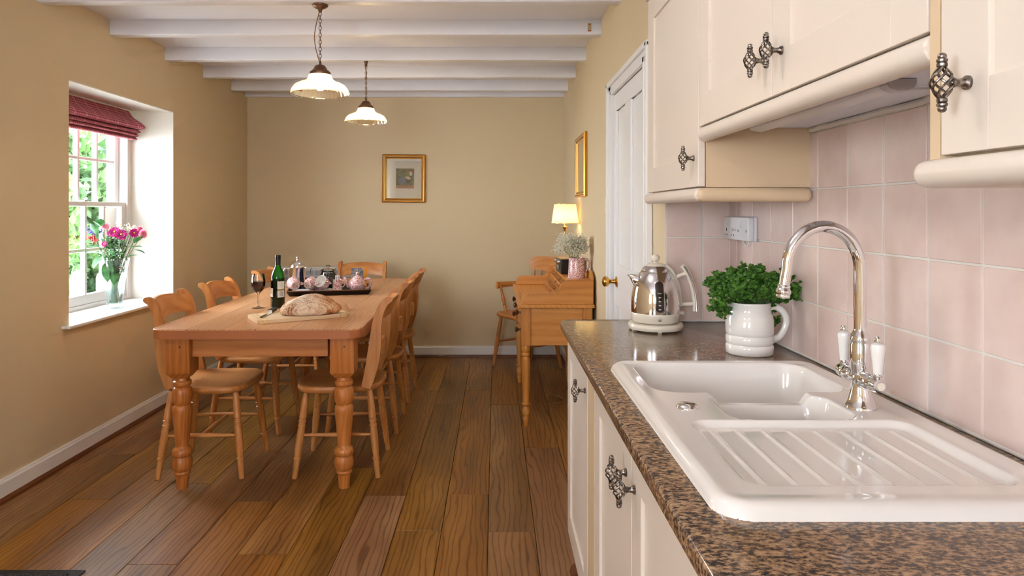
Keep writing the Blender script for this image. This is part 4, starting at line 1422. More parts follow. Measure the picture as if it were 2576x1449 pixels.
def cafetiere():
    t = thing('cafetiere', 'shiny steel domed-lid cafetiere at the back of the tray', 'coffee pot', on_tray(-.215, .108), TA)
    m = MB()
    lathe(m, [(0, 0), (.048, 0), (.049, .004), (.049, .150), (.0505, .153), (.0505, .158)], None, 40); m.build('body', m_chrome, t)
    m = MB()
    lathe(m, [(.052, .1585), (.052, .163), (.049, .170), (.042, .183), (.030, .194), (.016, .2005), (.006, .2025), (.0045, .208), (.0045, .2135)], None, 36)
    l = m.build('domed_lid', m_chrome, t)
    m = MB(); lathe(m, [(.004, .213), (.0085, .217), (.0098, .222), (.0085, .227), (.004, .2305), (0, .231)], None, 20); m.build('knob', m_chrome, l)
    m = MB(); prism(m, [(.045, .158), (.064, .160), (.056, .145), (.047, .120)], -.012, .012, 'xz', b=.003); m.build('pouring_lip', m_chrome, t)
    m = MB(); tube(m, spl([(-.047, 0, .148), (-.078, 0, .150), (-.090, 0, .120), (-.088, 0, .06), (-.072, 0, .028), (-.047, 0, .026)], 5), .005, 10); m.build('handle', m_steel, t)
cafetiere()
def cup(name, label, pos, rot, saucer=None):
    t = thing(name, label, 'cup', pos); t.rotation_euler = rot
    m = MB()
    lathe(m, [(.0, .004), (.020, .004), (.021, .0), (.024, .0), (.024, .006), (.033, .016), (.0395, .032), (.0415, .05), (.0425, .066), (.0415, .0672)], None, 36, cap=False)
    m.build('bowl', m_sponge, t)
    m = MB(); lathe(m, [(.0, .009), (.022, .010), (.031, .018), (.0375, .033), (.0395, .05), (.0405, .0665), (.0420, .0675)], None, 36, cap=False)
    tag(m.build('inside', m_ceram, t), 'plain white inside')
    m = MB(); lathe(m, [(.0195, .0), (.0215, -.0008), (.0245, 0), (.0245, .004), (.019, .004)], None, 28, cap=False)
    tag(m.build('foot_ring', m_ceram, t), 'white foot ring')
    m = MB(); tube(m, spl([(.039, 0, .056), (.056, 0, .058), (.064, 0, .044), (.057, 0, .028), (.038, 0, .024)], 5), .0042, 10, flat=1.3, up=(0, 1, 0))
    m.build('handle', m_sponge, t)
    return t
def saucer(label, pos):
    t = thing('saucer', label, 'saucer', pos)
    m = MB(); lathe(m, [(0, 0), (.026, 0), (.027, .003), (.052, .007), (.072, .012), (.0725, .0135), (.052, .0095), (.025, .005), (0, .005)], None, 40)
    m.build('plate', m_ceram, t)
    return t
saucer('lower of the two saucers under the cups lying by the bottle', on_tray(-.170, -.080, .006))
saucer('upper of the two saucers under the cups lying by the bottle', on_tray(-.170, -.080, .0125))
cup('teacup', 'pink speckled cup lying on its side nearest the wine bottle, base showing', on_tray(-.215, -.118, .0615), (R(-80), 0, R(28)))
cup('teacup', 'pink speckled cup lying on its side right of the one showing its base', on_tray(-.142, -.088, .0615), (R(-84), 0, R(-14)))
saucer('lower of the two saucers under the white-lined cup', on_tray(.012, -.078, .006))
saucer('upper of the two saucers under the white-lined cup', on_tray(.012, -.078, .0125))
cup('teacup', 'pink speckled cup tipped forward to show its white inside', on_tray(-.022, -.060, .056), (R(62), R(0), R(-24)))
def creamer():
    t = thing('milk_jug', 'small pink speckled jug holding sugar sticks beside the tipped cup', 'jug', on_tray(.050, -.062, .0225), R(0))
    m = MB(); lathe(m, [(0, 0), (.032, 0), (.0325, .006), (.030, .04), (.029, .062), (.0305, .068), (.0290, .068), (.027, .06), (.028, .01), (0, .008)], None, 32)
    m.build('vessel', m_sponge, t)
    m = MB(); tube(m, spl([(.028, 0, .058), (.045, 0, .060), (.050, 0, .040), (.042, 0, .022), (.030, 0, .018)], 5), .0038, 10); m.build('handle', m_sponge, t)
    for i, (dx, dy, a, b) in enumerate(((-.012, 0, 4, 3), (-.004, .008, -2, 6), (.004, -.004, -6, 2), (.012, .006, 5, -4))):
        s = MB(); box(s, -.0045, .0045, -.001, .001, 0, .088, b=.0008)
        o = s.build('sugar_stick', m_whitepl)
        o.location = on_tray(.050 + dx, -.062 + dy, .032); o.rotation_euler = (R(a), R(b), R(20 * i))
        tag(o, 'thin white paper sugar stick standing in the small pink jug', 'sugar stick', 'sugar sticks in the small pink jug')
creamer()
def teapot():
    t = thing('teapot', 'round pink speckled teapot at the right end of the tray', 'teapot', on_tray(.180, -.055, .006), TA + R(-8))
    m = MB(); lathe(m, [(0, 0), (.036, 0), (.038, .004), (.050, .018), (.0585, .036), (.0600, .050), (.056, .066), (.046, .080), (.034, .0885), (.032, .089), (0, .089)], None, 48)
    m.build('body', m_sponge, t)
    m = MB(); lathe(m, [(.035, .0865), (.034, .091), (.028, .098), (.018, .104), (.007, .107), (.006, .111), (.0105, .1165), (.0115, .122), (.008, .128), (0, .1295)], None, 32)
    m.build('lid', m_sponge, t)
    m = MB(); tube(m, spl([(-.050, 0, .038), (-.070, 0, .054), (-.076, 0, .078), (-.088, 0, .100)], 6), [.018, .0135, .010, .0085], 16); m.build('spout', m_sponge, t)
    m = MB(); tube(m, spl([(.046, 0, .080), (.070, 0, .086), (.086, 0, .080), (.090, 0, .058), (.078, 0, .030), (.054, 0, .018)], 6), .0065, 12, flat=1.3, up=(0, 1, 0)); m.build('handle', m_sponge, t)
teapot()
def jar():
    t = thing('glass_jar', 'squat clear glass jar of dark sachets with glass lid at the back of the tray', 'jar', on_tray(-.012, .105))
    m = MB(); lathe(m, [(0, 0), (.040, 0), (.052, .008), (.060, .03), (.060, .07), (.054, .10), (.045, .118), (.044, .13)], None, 36, cap=False); m.build('glass', m_clear, t)
    m = MB(); lathe(m, [(.050, .131), (.052, .134), (.046, .139), (.022, .144), (.008, .147), (.006, .152), (.014, .158), (.015, .164), (.008, .170), (0, .171)], None, 32, cap=False)
    lathe(m, [(.046, .124), (.052, .131)], None, 32, cap=False)
    m.build('lid', m_clear, t)
    rnd = random.Random(5); mats = [plain('sachet_dark', (30, 30, 36), .3), plain('sachet_silver', (150, 156, 166), .25, .6)]
    for k in range(12):
        s = MB(); box(s, -.022, .022, -.0025, .0025, -.028, .028, b=.002)
        o = s.build('sachet', mats[k % 2])
        a = 2 * pi * k / 12
        o.location = V(t.location) + V((.028 * cos(a), .028 * sin(a), .040 + .034 * (k % 3 == 0) + rnd.uniform(-.003, .02)))
        o.rotation_euler = (rnd.uniform(-.4, .4), rnd.uniform(-.4, .4), a)
        tag(o, 'foil sachet packed inside the squat glass jar', 'sachet', 'sachets in the glass jar')
jar()
def bowl():
    t = thing('small_bowl', 'low pink speckled bowl of black sachets between the cups', 'bowl', on_tray(-.062, -.02))
    m = MB(); lathe(m, [(0, 0), (.026, 0), (.028, .003), (.038, .018), (.043, .034), (.0415, .034), (.036, .018), (.025, .006), (0, .006)], None, 36); m.build('bowl', m_sponge, t)
    for k in range(9):
        s = MB(); box(s, -.0018, .0018, -.012, .012, 0, .045, b=.001)
        o = s.build('coffee_sachet', m_black)
        o.location = V(t.location) + V((-.026 + .0065 * k, .004 * sin(k * 2), .012)); o.rotation_euler = (R(8 * sin(k)), R(6 * cos(3 * k)), R(15 * sin(k)))
        tag(o, 'thin black sachet upright in the low pink bowl', 'sachet', 'black sachets in the pink bowl')
bowl()
s = MB(); box(s, -.034, .034, -.012, .012, 0, .095, b=.002)
o = s.build('tea_box', plain('navy_card', (28, 34, 92), .5)); o.location = on_tray(-.125, .02, .0055); o.rotation_euler = (0, 0, TA)
tag(o, 'small navy box standing behind the cups lying on their sides', 'box')
def orange_box():
    t = thing('biscuit_box', 'upright orange card packet with a grey photo, behind the teapot', 'box', on_tray(.195, .085, .0055), TA - R(2))
    m = MB(); box(m, -.055, .055, -.018, .018, 0, .155, b=.001); m.build('carton', plain('orange_card', (214, 138, 24), .45), t)
    q = NT('grey_photo_print'); n = q.n('TexNoise', Vector=q.coord(), Scale=38.0, Detail=4.0, Distortion=1.2).outputs[0]
    m = MB(); box(m, -.052, .030, -.0186, -.0181, .078, .151)
    tag(m.build('printed_picture', q.pbr(Base__Color=q.ramp(n, [(.35, lin((60, 60, 72))), (.5, lin((120, 116, 122))), (.65, lin((184, 172, 160)))]), Roughness=.4), t), 'grey printed photo')
orange_box()

# ================================================================== PENDANT LAMPS
def pendant(label, x, y, zr, zbeam, ks=1.0):
    t = thing('pendant_lamp', label, 'lamp', (x, y, zbeam), 0, 'pendant lamps above the dining table')
    m = MB(); lathe(m, [(.0, .0), (.0385 * ks, 0), (.0385 * ks, -.004), (.034 * ks, -.010), (.020 * ks, -.018), (.010, -.022), (.008, -.034), (.004, -.038), (0, -.038)], None, 28)
    m.build('ceiling_rose', m_bronze, t)
    zc = zr - zbeam
    m = MB()
    lathe(m, [(.046, .093), (.050, .094), (.051, .100), (.050, .108), (.044, .113), (.034, .122), (.028, .134), (.022, .141), (.012, .145), (.006, .147), (.006, .156), (.004, .162), (0, .162)], M.Translation((0, 0, zc)), 32)
    m.build('lamp_cap', m_bronze, t)
    g = MB()
    prof = [(.1395, .0), (.1415, .0035), (.1405, .009), (.134, .026), (.122, .042), (.104, .053), (.084, .060), (.068, .068), (.058, .080), (.054, .094)]
    lathe(g, prof, M.Translation((0, 0, zc)), 144, cap=False, ripple=lambda a, z: .006 * (1 if sin(a * 72) > 0 else -1) if .001 < z < .09 else 0)
    g.build('glass_shade', m_lampglass, t, ang=30)
    m = MB(); tube(m, [(.1405 * cos(2 * pi * k / 48), .1405 * sin(2 * pi * k / 48), zc + .001) for k in range(48)], .0022, 6, closed=True)
    m.build('shade_rim', m_clear, t)
    b = MB(); lathe(b, [(0, .018), (.010, .019), (.021, .027), (.0275, .040), (.0265, .053), (.018, .068), (.013, .080), (.013, .093)], M.Translation((0, 0, zc)), 24)
    tag(b.build('bulb', m_bulb, t), 'lit bulb')
    # chain of alternating links
    z = -.036; i = 0; ch = MB()
    zend = zc + .158
    while z > zend + .012:
        L = .019; pts = []
        for k in range(16):
            a = 2 * pi * k / 16
            u = .0068 * cos(a); v = .0105 * sin(a)
            pts.append((u, 0, z - .0085 + v) if i % 2 == 0 else (0, u, z - .0085 + v))
        tube(ch, pts, .0014, 6, closed=True)
        z -= .0172; i += 1
    ch.build('chain', m_bronze, t)
    m = MB()
    top = V((-.003, -.004, -.034)); bot = V((-.004, -.003, zend)); n = 6; pp = []
    for k in range(n + 1):
        u = k / n; p_ = top.lerp(bot, u); bow = sin(pi * u) ** .8 * (.022 if y < 4 else .007)
        p_.x += (-bow if y < 4 else bow); p_.x += .002 * sin(9 * u); pp.append(p_)
    tube(m, spl(pp, 6), .0023, 6)
    m.build('flex', plain('brown_flex', (128, 92, 54), .7), t)
    point('bulb_light', (x, y, zr + .042), 36, WARM, .028)
pendant('nearer and larger-looking pendant lamp with ribbed glass shade, over the table', -.862, 3.395, 1.882, 2.321)
pendant('farther pendant lamp with ribbed glass shade, nearer the back wall', -.876, 4.672, 1.908, 2.321, .35)
m = MB(); box(m, -.011, .011, -.0012, 0, -.025, .025)
o = tag(m.build('beam_label', plain('tag_card', (206, 186, 150), .6), None), 'small printed card tag stuck to the second ceiling beam', 'tag')
o.location = ((1483 - 1246) * 3.966 / F, 3.9655, 1.307 + (531 - 69) * 3.966 / F)
m = MB(); lathe(m, [(.005, 0), (.005, .0006), (0, .0006)], M.Translation((0, -.0012, .017)) @ M.Rotation(pi / 2, 4, 'X'), 12)
box(m, -.008, .008, -.0018, -.0012, -.022, -.014)
m.build('red_mark', plain('tag_red', (170, 60, 50), .6), o)
m = MB()
for z in (.008, .003, -.002, -.007): box(m, -.008, .008, -.0016, -.0012, z, z + .0015)
m.build('printed_lines', plain('tag_ink', (110, 100, 84), .6), o)
# ================================================================== WRITING DESK
def desk():
    t = thing('writing_desk', 'pine writing desk with turned legs and pigeonhole gallery against the right wall', 'desk', (.37, 4.76, 0))
    x0, x1, y0, y1, zt = .136, .600, 4.155, 5.345, .742
    W_ = lambda m, n, mt, par=None, **k: m.build(n, mt, par or t, world=True, **k)
    m = MB(); box(m, x0, x1, y0, y1, zt - .022, zt, b=.005, seg=3); W_(m, 'desktop', m_dy)
    # legs
    zb = .492
    prof = [(.008, 0), (.0135, .0), (.0165, .03), (.0205, .052), (.0175, .058), (.0165, .064), (.0225, .072), (.0245, .086), (.0225, .105), (.0175, .120), (.0200, .126), (.0265, .132), (.0265, .137), (.0200, .143), (.0190, .150), (.0215, .22), (.0245, .30), (.0265, .38), (.0270, .405), (.0240, .415), (.0200, .422), (.0270, .430), (.0270, .440), (.0210, .447), (.0255, .458), (.0275, .475), (.0240, .487), (.0225, .494)]
    for lx in (.186, .560):
        for ly in (4.200, 5.262):
            m = MB()
            lathe(m, prof, M.Translation((lx, ly, 0)), 24)
            box(m, lx - .028, lx + .028, ly - .028, ly + .028, .492, zt - .023, b=.002)
            W_(m, 'leg', m_dz)
    for ly in (4.200, 5.262):
        m = MB(); box(m, .215, .531, ly - .012, ly + .012, zb, zt - .023); W_(m, 'side_panel', m_dx)
    m = MB(); box(m, .550, .566, 4.229, 5.233, zb, zt - .023); W_(m, 'back_panel', m_dy)
    # drawer fronts on the -x side: two stacks and a middle drawer
    def knob(d, y, z, big=1):
        m = MB(); lathe(m, [(.009, 0), (.008, .006), (.007, .012), (.012, .018), (.0175, .024), (.0185, .029), (.015, .034), (.006, .037), (0, .0372)], M.Translation((.162, y, z)) @ M.Rotation(-pi / 2, 4, 'Y'), 20)
        W_(m, 'knob', m_knobwood, d)
    def drawer(a, b, u, v):
        m = MB(); box(m, .162, .180, a, b, u, v, b=.003); box(m, .18, .53, a + .005, b - .005, u + .004, u + .012)
        d = W_(m, 'drawer', m_dy); knob(d, (a + b) / 2, (u + v) / 2)
    drawer(4.234, 4.560, .612, .712); drawer(4.234, 4.560, .500, .606)
    drawer(4.590, 4.875, .612, .712)
    drawer(4.905, 5.228, .612, .712); drawer(4.905, 5.228, .500, .606)
    for y in (4.575, 4.890):
        m = MB(); box(m, .168, .53, y - .012, y + .012, zb, zt - .023); W_(m, 'divider', m_dz)
    # gallery side boards
    side = [(.158, zt)] + [(.158 + .045 * (1 - cos(R(a))), zt + .004 + .062 * sin(R(a))) for a in (15, 35, 55, 75, 90)] + [(.36, zt + .068), (.385, zt + .072)] + [(.445 - .055 * cos(R(a)), zt + .150 - .0 - .062 * (1 - sin(R(a)))) for a in (25, 45, 65, 90)] + [(.592, zt + .150), (.592, zt)]
    for a, b in ((4.165, 4.183), (5.317, 5.335)):
        m = MB(); prism(m, side, a, b, 'xz', b=.003); W_(m, 'gallery_side', m_dx)
    m = MB(); box(m, .585, .598, 4.183, 5.317, zt, zt + .165, b=.003); W_(m, 'gallery_back', m_dy)
    m = MB(); box(m, .437, .585, 4.184, 5.316, zt + .128, zt + .142, b=.003); W_(m, 'gallery_shelf', m_dy)
    # raised end pieces of the back board
    m = MB(); prism(m, [(4.50, zt + .165), (4.44, zt + .172), (4.40, zt + .19), (4.25, zt + .195), (4.184, zt + .165)], .585, .598, 'yz', b=.002); W_(m, 'back_crest', m_dy)
    # stepped pigeonholes with scalloped dividers
    m = MB()
    box(m, .372, .585, 4.184, 5.316, zt + .001, zt + .010); W_(m, 'pigeonhole_shelf', m_dy)
    m = MB(); box(m, .405, .585, 4.184, 5.316, zt + .062, zt + .070); W_(m, 'pigeonhole_shelf', m_dy)
    div = [(.585, zt + .011), (.376, zt + .011), (.374, zt + .030)] + [(.374 + .045 * sin(R(a)), zt + .030 + .03 * (1 - cos(R(a)))) for a in (30, 60, 90)] + [(.408, zt + .075), (.412, zt + .090)] + [(.412 + .035 * sin(R(a)), zt + .090 + .03 * (1 - cos(R(a)))) for a in (30, 60, 90)] + [(.442, zt + .127), (.585, zt + .127)]
    for i in range(9):
        y = 4.30 + i * .113
        m = MB(); prism(m, div, y - .004, y + .004, 'xz'); W_(m, 'pigeonhole_divider', m_dx)
    rr = random.Random(2)
    for i in range(0, 8):
        y = 4.30 + i * .113
        m = MB()
        for (xf, z) in ((.378, zt + .012), (.413, zt + .071)):
            tube(m, spl([(xf + .006, y + .006, z + .022), (xf + .028, y + .030, z + .004), (xf + .034, y + .0565, z + .003), (xf + .028, y + .083, z + .004), (xf + .006, y + .107, z + .022)], 4), .004, 6)
        W_(m, 'scalloped_front', m_dy)
desk()
ZS = .742 + .142
def table_lamp():
    lx, ly = .508, 5.02
    t = thing('table_lamp', 'brass table lamp with cream fabric shade, lit, on the desk gallery', 'lamp', (lx, ly, ZS + .0005))
    m = MB(); lathe(m, [(0, 0), (.048, 0), (.048, .006), (.036, .012), (.014, .020), (.008, .030), (.007, .10), (.0075, .20), (.0095, .215), (.0075, .225), (.0085, .27), (.0095, .290), (.018, .300), (.020, .306), (.018, .310), (.009, .315), (.008, .35), (0, .352)], None, 28)
    m.build('stem', m_brass, t)
    z0 = 1.217 - ZS; z1 = 1.358 - ZS
    m = MB(); lathe(m, [(.0985, z0), (.0785, z1)], None, 64, cap=False); m.build('shade', m_lampcloth, t)
    m = MB()
    for r, z in ((.0988, z0), (.0788, z1)):
        tube(m, [(r * cos(2 * pi * k / 40), r * sin(2 * pi * k / 40), z) for k in range(40)], .0016, 6, closed=True)
    for a in (0, 120, 240):
        tube(m, [(0, 0, z1 - .018), (.078 * cos(R(a)), .078 * sin(R(a)), z1 - .002)], .001, 5)
    m.build('shade_ring', m_brass, t)
    m = MB(); lathe(m, [(0, .352), (.010, .354), (.021, .372), (.024, .388), (.018, .404), (.0, .41)], None, 20); m.build('bulb', m_bulb, t)
    point('lamp_light', (lx, ly, ZS + .385), 7, (1.0, .70, .38), .022)
table_lamp()
def radio():
    t = thing('radio', 'black table radio with wooden top and chrome knobs on the desk gallery', 'radio', (.502, 4.72, ZS + .0005), R(3))
    m = MB(); box(m, -.072, .062, -.115, .115, .004, .100, b=.006); m.build('case', m_black, t)
    m = MB(); box(m, -.074, .064, -.117, .117, .0985, .108, b=.003); m.build('top_panel', wood('radio_top', (150, 112, 70), (186, 148, 100), (206, 170, 124), ax='y'), t)
    for (y, z) in ((-.085, .082), (-.04, .082), (.085, .082)):
        m = MB(); lathe(m, [(.0115, 0), (.0115, .014), (.010, .016), (0, .016)], M.Translation((-.072, y, z)) @ M.Rotation(-pi / 2, 4, 'Y'), 20); m.build('knob', m_steel, t)
    m = MB(); box(m, -.0745, -.072, -.06, .06, .025, .060); m.build('display', plain('display_grey', (60, 66, 74), .2), t)
    m = MB(); box(m, -.06, -.04, -.1, .1, 0, .004); box(m, .03, .05, -.1, .1, 0, .004); m.build('foot', m_black, t)
radio()
def pitcher():
    px, py = (1450 - 1246) * 4.36 / F, 4.36
    t = thing('pitcher', 'tall pink speckled jug of white flowers on the near end of the desk', 'jug', (px, py, ZS + .0005))
    m = MB(); lathe(m, [(0, 0), (.053, 0), (.054, .004), (.0515, .05), (.049, .10), (.048, .122), (.0495, .128), (.0475, .128), (.046, .12), (.050, .01), (0, .006)], None, 40); m.build('vessel', m_sponge, t)
    m = MB(); tube(m, spl([(.046, 0, .115), (.066, -.01, .120), (.078, -.012, .100), (.075, -.012, .068), (.060, -.01, .046), (.048, 0, .036)], 6), .0062, 12); m.build('handle', m_sponge, t)
    f = thing('gypsophila_bunch', 'airy bunch of tiny white flowers in the pink desk jug', 'flowers', (px, py, ZS + .125))
    rnd = random.Random(11); st = MB(); bl = MB()
    bm0 = bmesh.new(); bmesh.ops.create_icosphere(bm0, subdivisions=1, radius=1)
    V0 = [v.co.copy() for v in bm0.verts]; F0 = [[v.index for v in q.verts] for q in bm0.faces]; bm0.free()
    for i in range(64):
        a = rnd.uniform(0, 2 * pi); u = sqrt(rnd.random())
        tip = V((cos(a) * u * .095 - .03, sin(a) * u * .085, .075 + rnd.uniform(-.045, .05) * 1 + .035 * (1 - u)))
        mid = V((tip.x * .45, tip.y * .45, tip.z * .45))
        tube(st, spl([V((tip.x * .1, tip.y * .1, -.10)), mid, tip], 4), .0005, 4)
        for k in range(26):
            e = tip + V([rnd.gauss(0, .014) for _ in range(3)])
            if k % 6 == 0: tube(st, [mid.lerp(tip, .7), e], .0004, 3)
            r = rnd.uniform(.0026, .0048)
            bl.add([q * r + e for q in V0], F0)
    st.build('stems', m_gyp, f)
    tag(bl.build('blossoms', m_white, f), kind='stuff')
pitcher()
# extension lead
m = MB()
pts = []
for k in range(40):
    a = k / 40 * 4 * pi
    pts.append((.42 + .055 * cos(a) * (1 + .15 * sin(a * .7)), 4.72 + .09 * sin(a), .012 + .003 * (k / 10)))
pts += [(.47, 4.80, .02), (.50, 4.95, .015), (.56, 5.0, .10), (.585, 5.0, .3), (.59, 4.95, .5)]
tube(m, spl(pts, 3), .004, 8)
o = m.build('extension_lead', plain('tan_cable', (122, 84, 40), .5)); tag(o, 'coiled tan cable on the floor under the desk', 'cable')

# ================================================================== PICTURES AND WALL THINGS
def picture(label, w, h, T, rooster):
    t = thing('framed_picture', label, 'picture', (0, 0, 0)); t.matrix_basis = T
    # local: x right, z up, -y towards the room
    fw = .040
    m = MB(); g = MB()
    def frame(mb, o0, o1, d0, d1):
        # mitred frame ring from outer inset o0 to inner inset o1, depth d0..d1
        a = lambda i, d: [(-w / 2 + i, -d, -h / 2 + i), (w / 2 - i, -d, -h / 2 + i), (w / 2 - i, -d, h / 2 - i), (-w / 2 + i, -d, h / 2 - i)]
        rings(mb, [a(o0, 0), a(o0, d0), a((o0 + o1) / 2, max(d0, d1) + .002), a(o1, d1), a(o1, 0)], cap=False)
    frame(m, 0, .0155, .016, .022); frame(m, .0215, .036, .017, .012)
    m.build('frame', m_gold, t, ang=20)
    frame(g, .0145, .0225, .021, .020); frame(g, .0345, .040, .013, .009)
    tag(g.build('frame_line', m_goldlt, t, ang=20), 'bright gold line in the frame')
    m = MB(); box(m, -w / 2 + .02, w / 2 - .02, -.0055, -.002, -h / 2 + .02, h / 2 - .02)
    m.build('mount', plain('mount_cream', (238, 228, 210), .8), t)
    m = MB(); m.add([(-w / 2 + .037, -.0085, -h / 2 + .037), (w / 2 - .037, -.0085, -h / 2 + .037), (w / 2 - .037, -.0085, h / 2 - .037), (-w / 2 + .037, -.0085, h / 2 - .037)], [(0, 1, 2, 3)])
    m.build('glazing', m_picglass, t, smooth=False)
    q = NT('print_background'); n = q.n('TexNoise', Vector=q.coord(), Scale=22.0, Detail=4.0).outputs[0]
    mt = q.pbr(Base__Color=q.ramp(n, [(.35, lin((92, 92, 66))), (.55, lin((128, 124, 88))), (.7, lin((160, 140, 104)))]), Roughness=.7)
    if rooster:
        x0, x1, z0, z1 = -.070, .092, -.088, .090
        m = MB(); box(m, x0, x1, -.0062, -.0056, z0, z1); a = m.build('print', mt, t)
        def poly(pts, c, nm, d=.0066):
            m = MB(); prism(m, pts, -d, -.0061, 'xz'); m.build(nm, plain('ink_%d_%d_%d' % c, c, .7), a, smooth=False)
        def el(cx, cz, rx, rz, n=20, rot=0): return [(cx + rx * cos(2 * pi * k / n) * cos(rot) - rz * sin(2 * pi * k / n) * sin(rot), cz + rx * cos(2 * pi * k / n) * sin(rot) + rz * sin(2 * pi * k / n) * cos(rot)) for k in range(n)]
        poly([(x0, z0), (x1, z0), (x1, -.055), (.03, -.066), (x0, -.06)], (176, 128, 98), 'painted_ground')
        poly([(.058, .062), (.074, .060), (.080, .030), (.078, 0), (.060, -.030), (.040, -.046), (.022, -.036), (.012, -.005), (.018, .012), (.040, .004), (.052, .020)], (92, 90, 80), 'painted_hen', .0064)
        poly(el(.062, .046, .013, .022), (222, 206, 172), 'painted_neck', .0068)
        poly(el(.036, .006, .026, .013, rot=-.3), (216, 200, 160), 'painted_saddle', .0068)
        poly(el(.069, .070, .011, .012), (176, 58, 48), 'painted_comb', .0070)
        poly(el(-.018, -.018, .030, .036), (120, 128, 136), 'painted_hen', .0064)
        poly(el(-.036, .030, .010, .013), (140, 140, 140), 'painted_neck', .0068)
        poly([(.038, -.046), (.042, -.046), (.044, -.072), (.038, -.072)], (190, 130, 70), 'painted_leg')
    else:
        m = MB(); box(m, -.12, .12, -.0062, -.0056, -.09, .09)
        q = NT('faint_sketch'); n = q.n('TexNoise', Vector=q.coord(), Scale=16.0, Detail=5.0).outputs[0]
        m.build('print', q.pbr(Base__Color=q.ramp(n, [(.4, lin((186, 166, 132))), (.6, lin((214, 198, 166)))]), Roughness=.7), t)
cx = (1015.5 - 1246) * 6.15 / F; cz = HZ + (531 - 449) * 6.15 / F
picture('gilt-framed print of hens hanging on the back wall', .385, .43, M.Translation((cx, YB - .001, cz)) @ M.Rotation(R(.6), 4, 'Y'), True)
picture('gilt-framed picture hanging on the right wall above the table lamp', .53, .43, M.Translation((XR - .001, 4.835, 1.622)) @ M.Rotation(R(-90), 4, 'Z'), False)
t = thing('light_switch', 'white light switch on the wall beside the door frame', 'switch', (XR - .001, 3.735, 1.335))
m = MB(); box(m, -.009, 0, -.043, .043, -.043, .043, b=.003); m.build('plate', m_whitepl, t)
for y in (-.012, .012):
    m = MB(); prism(m, [(-.009, -.012), (-.014, -.010), (-.010, .012)], y - .008, y + .008, 'xz', b=.0005); m.build('rocker', m_whitepl, t)
# wall heater behind the table
t = thing('wall_heater', 'white panel heater with grille on the back wall behind the table', 'heater', (-1.56, YB - .001, .12))
m = MB(); box(m, -.36, .36, -.085, -.012, .0, .695, b=.008); box(m, -.30, .30, -.013, 0, .1, .6); m.build('casing', plain('heater_white', (222, 220, 216), .4), t)
m = MB()
for i in range(9):
    for z in (.565, .618): box(m, -.335 + i * .075, -.335 + i * .075 + .068, -.0862, -.0845, z, z + .045, b=.0005)
tag(m.build('grille', plain('grille_grey', (168, 170, 178), .5), t, smooth=False), kind='stuff')
for i in range(6):
    m = MB(); x = -.28 + i * .107
    tube(m, spl([(x + .006, -.088, .685), (x, -.094, .670), (x - .003, -.092, .650), (x - .006, -.088, .64)], 4), .0022, 6); m.build('wire_clip', m_dark, t)
# doormat
t = thing('doormat', 'dark rubber-edged doormat at the bottom left corner', 'mat', (-1.76, 2.26, 0))
m = MB(); box(m, -.45, .275, -.24, .242, .0008, .006, b=.002); m.build('edging', m_rubber, t)
m = MB(); box(m, -.42, .235, -.21, .212, .006, .011, b=.002); m.build('pile', m_mat, t)

# ================================================================== WINDOW: BLIND, FLOWERS
def blind():
    t = thing('roman_blind', 'red gingham roman blind gathered up at the top of the window', 'blind', (-2.42, 4.14, 1.78))
    prof = [(-2.455, 1.982), (-2.440, 1.955), (-2.425, 1.93), (-2.395, 1.905), (-2.372, 1.880), (-2.366, 1.862), (-2.385, 1.852), (-2.405, 1.856), (-2.392, 1.846), (-2.378, 1.836), (-2.392, 1.826), (-2.408, 1.830), (-2.396, 1.820), (-2.386, 1.811), (-2.398, 1.803), (-2.412, 1.806), (-2.402, 1.797), (-2.396, 1.789), (-2.404, 1.782), (-2.425, 1.784)]
    P = spl([(a, 0, b) for a, b in prof], 5)
    ys = [3.70 + (4.615 - 3.70) * i / 60 for i in range(61)]
    vs = []; uv = []
    L = [0]
    for a, b in zip(P, P[1:]): L.append(L[-1] + (a - b).length)
    for y in ys:
        for k, p in enumerate(P):
            f = k / (len(P) - 1)
            bul = 1 + .25 * sin(pi * min(1, f * 2)) * (math.exp(-((y - 4.60) / .06) ** 2))
            wob = .003 * NZ.noise(V((y * 6, f * 8, 0)))
            x = -2.455 + (p.x + 2.455) * bul + wob
            vs.append((x, y, p.z + .003 * NZ.noise(V((y * 3, 5, f * 2))) - .012 * f * sin(pi * (y - 3.7) / .92) * .3))
            uv.append((y, L[k]))
    n = len(P); fs = []
    for i in range(60):
        for k in range(n - 1): fs.append((i * n + k, (i + 1) * n + k, (i + 1) * n + k + 1, i * n + k + 1))
    # closing the right hand end so the folds read as cloth with depth
    b0 = len(vs)
    end = [(V(vs[60 * n + k]) + V((0, .004, 0))) for k in range(n)]
    vs += [tuple(p) for p in end]; uv += [(4.62, L[k]) for k in range(n)]
    back = []
    for k in range(n):
        p = end[k]; vs.append((-2.452, p.y, p.z)); uv.append((p.x, p.z))
    for k in range(n - 1): fs.append((b0 + k, b0 + n + k, b0 + n + k + 1, b0 + k + 1)); fs.append((60 * n + k, b0 + k, b0 + k + 1, 60 * n + k + 1))
    m = MB(); m.add(vs, fs)
    o = m.build('cloth', m_ging, t, world=True, ang=70)
    lay = o.data.uv_layers.new(name='UVMap')
    for lp in o.data.loops: lay.data[lp.index].uv = uv[lp.vertex_index]
    m = MB(); box(m, -2.462, -2.452, 3.70, 4.62, 1.955, 1.985); m.build('headrail', m_whitepl, t, world=True)
blind()
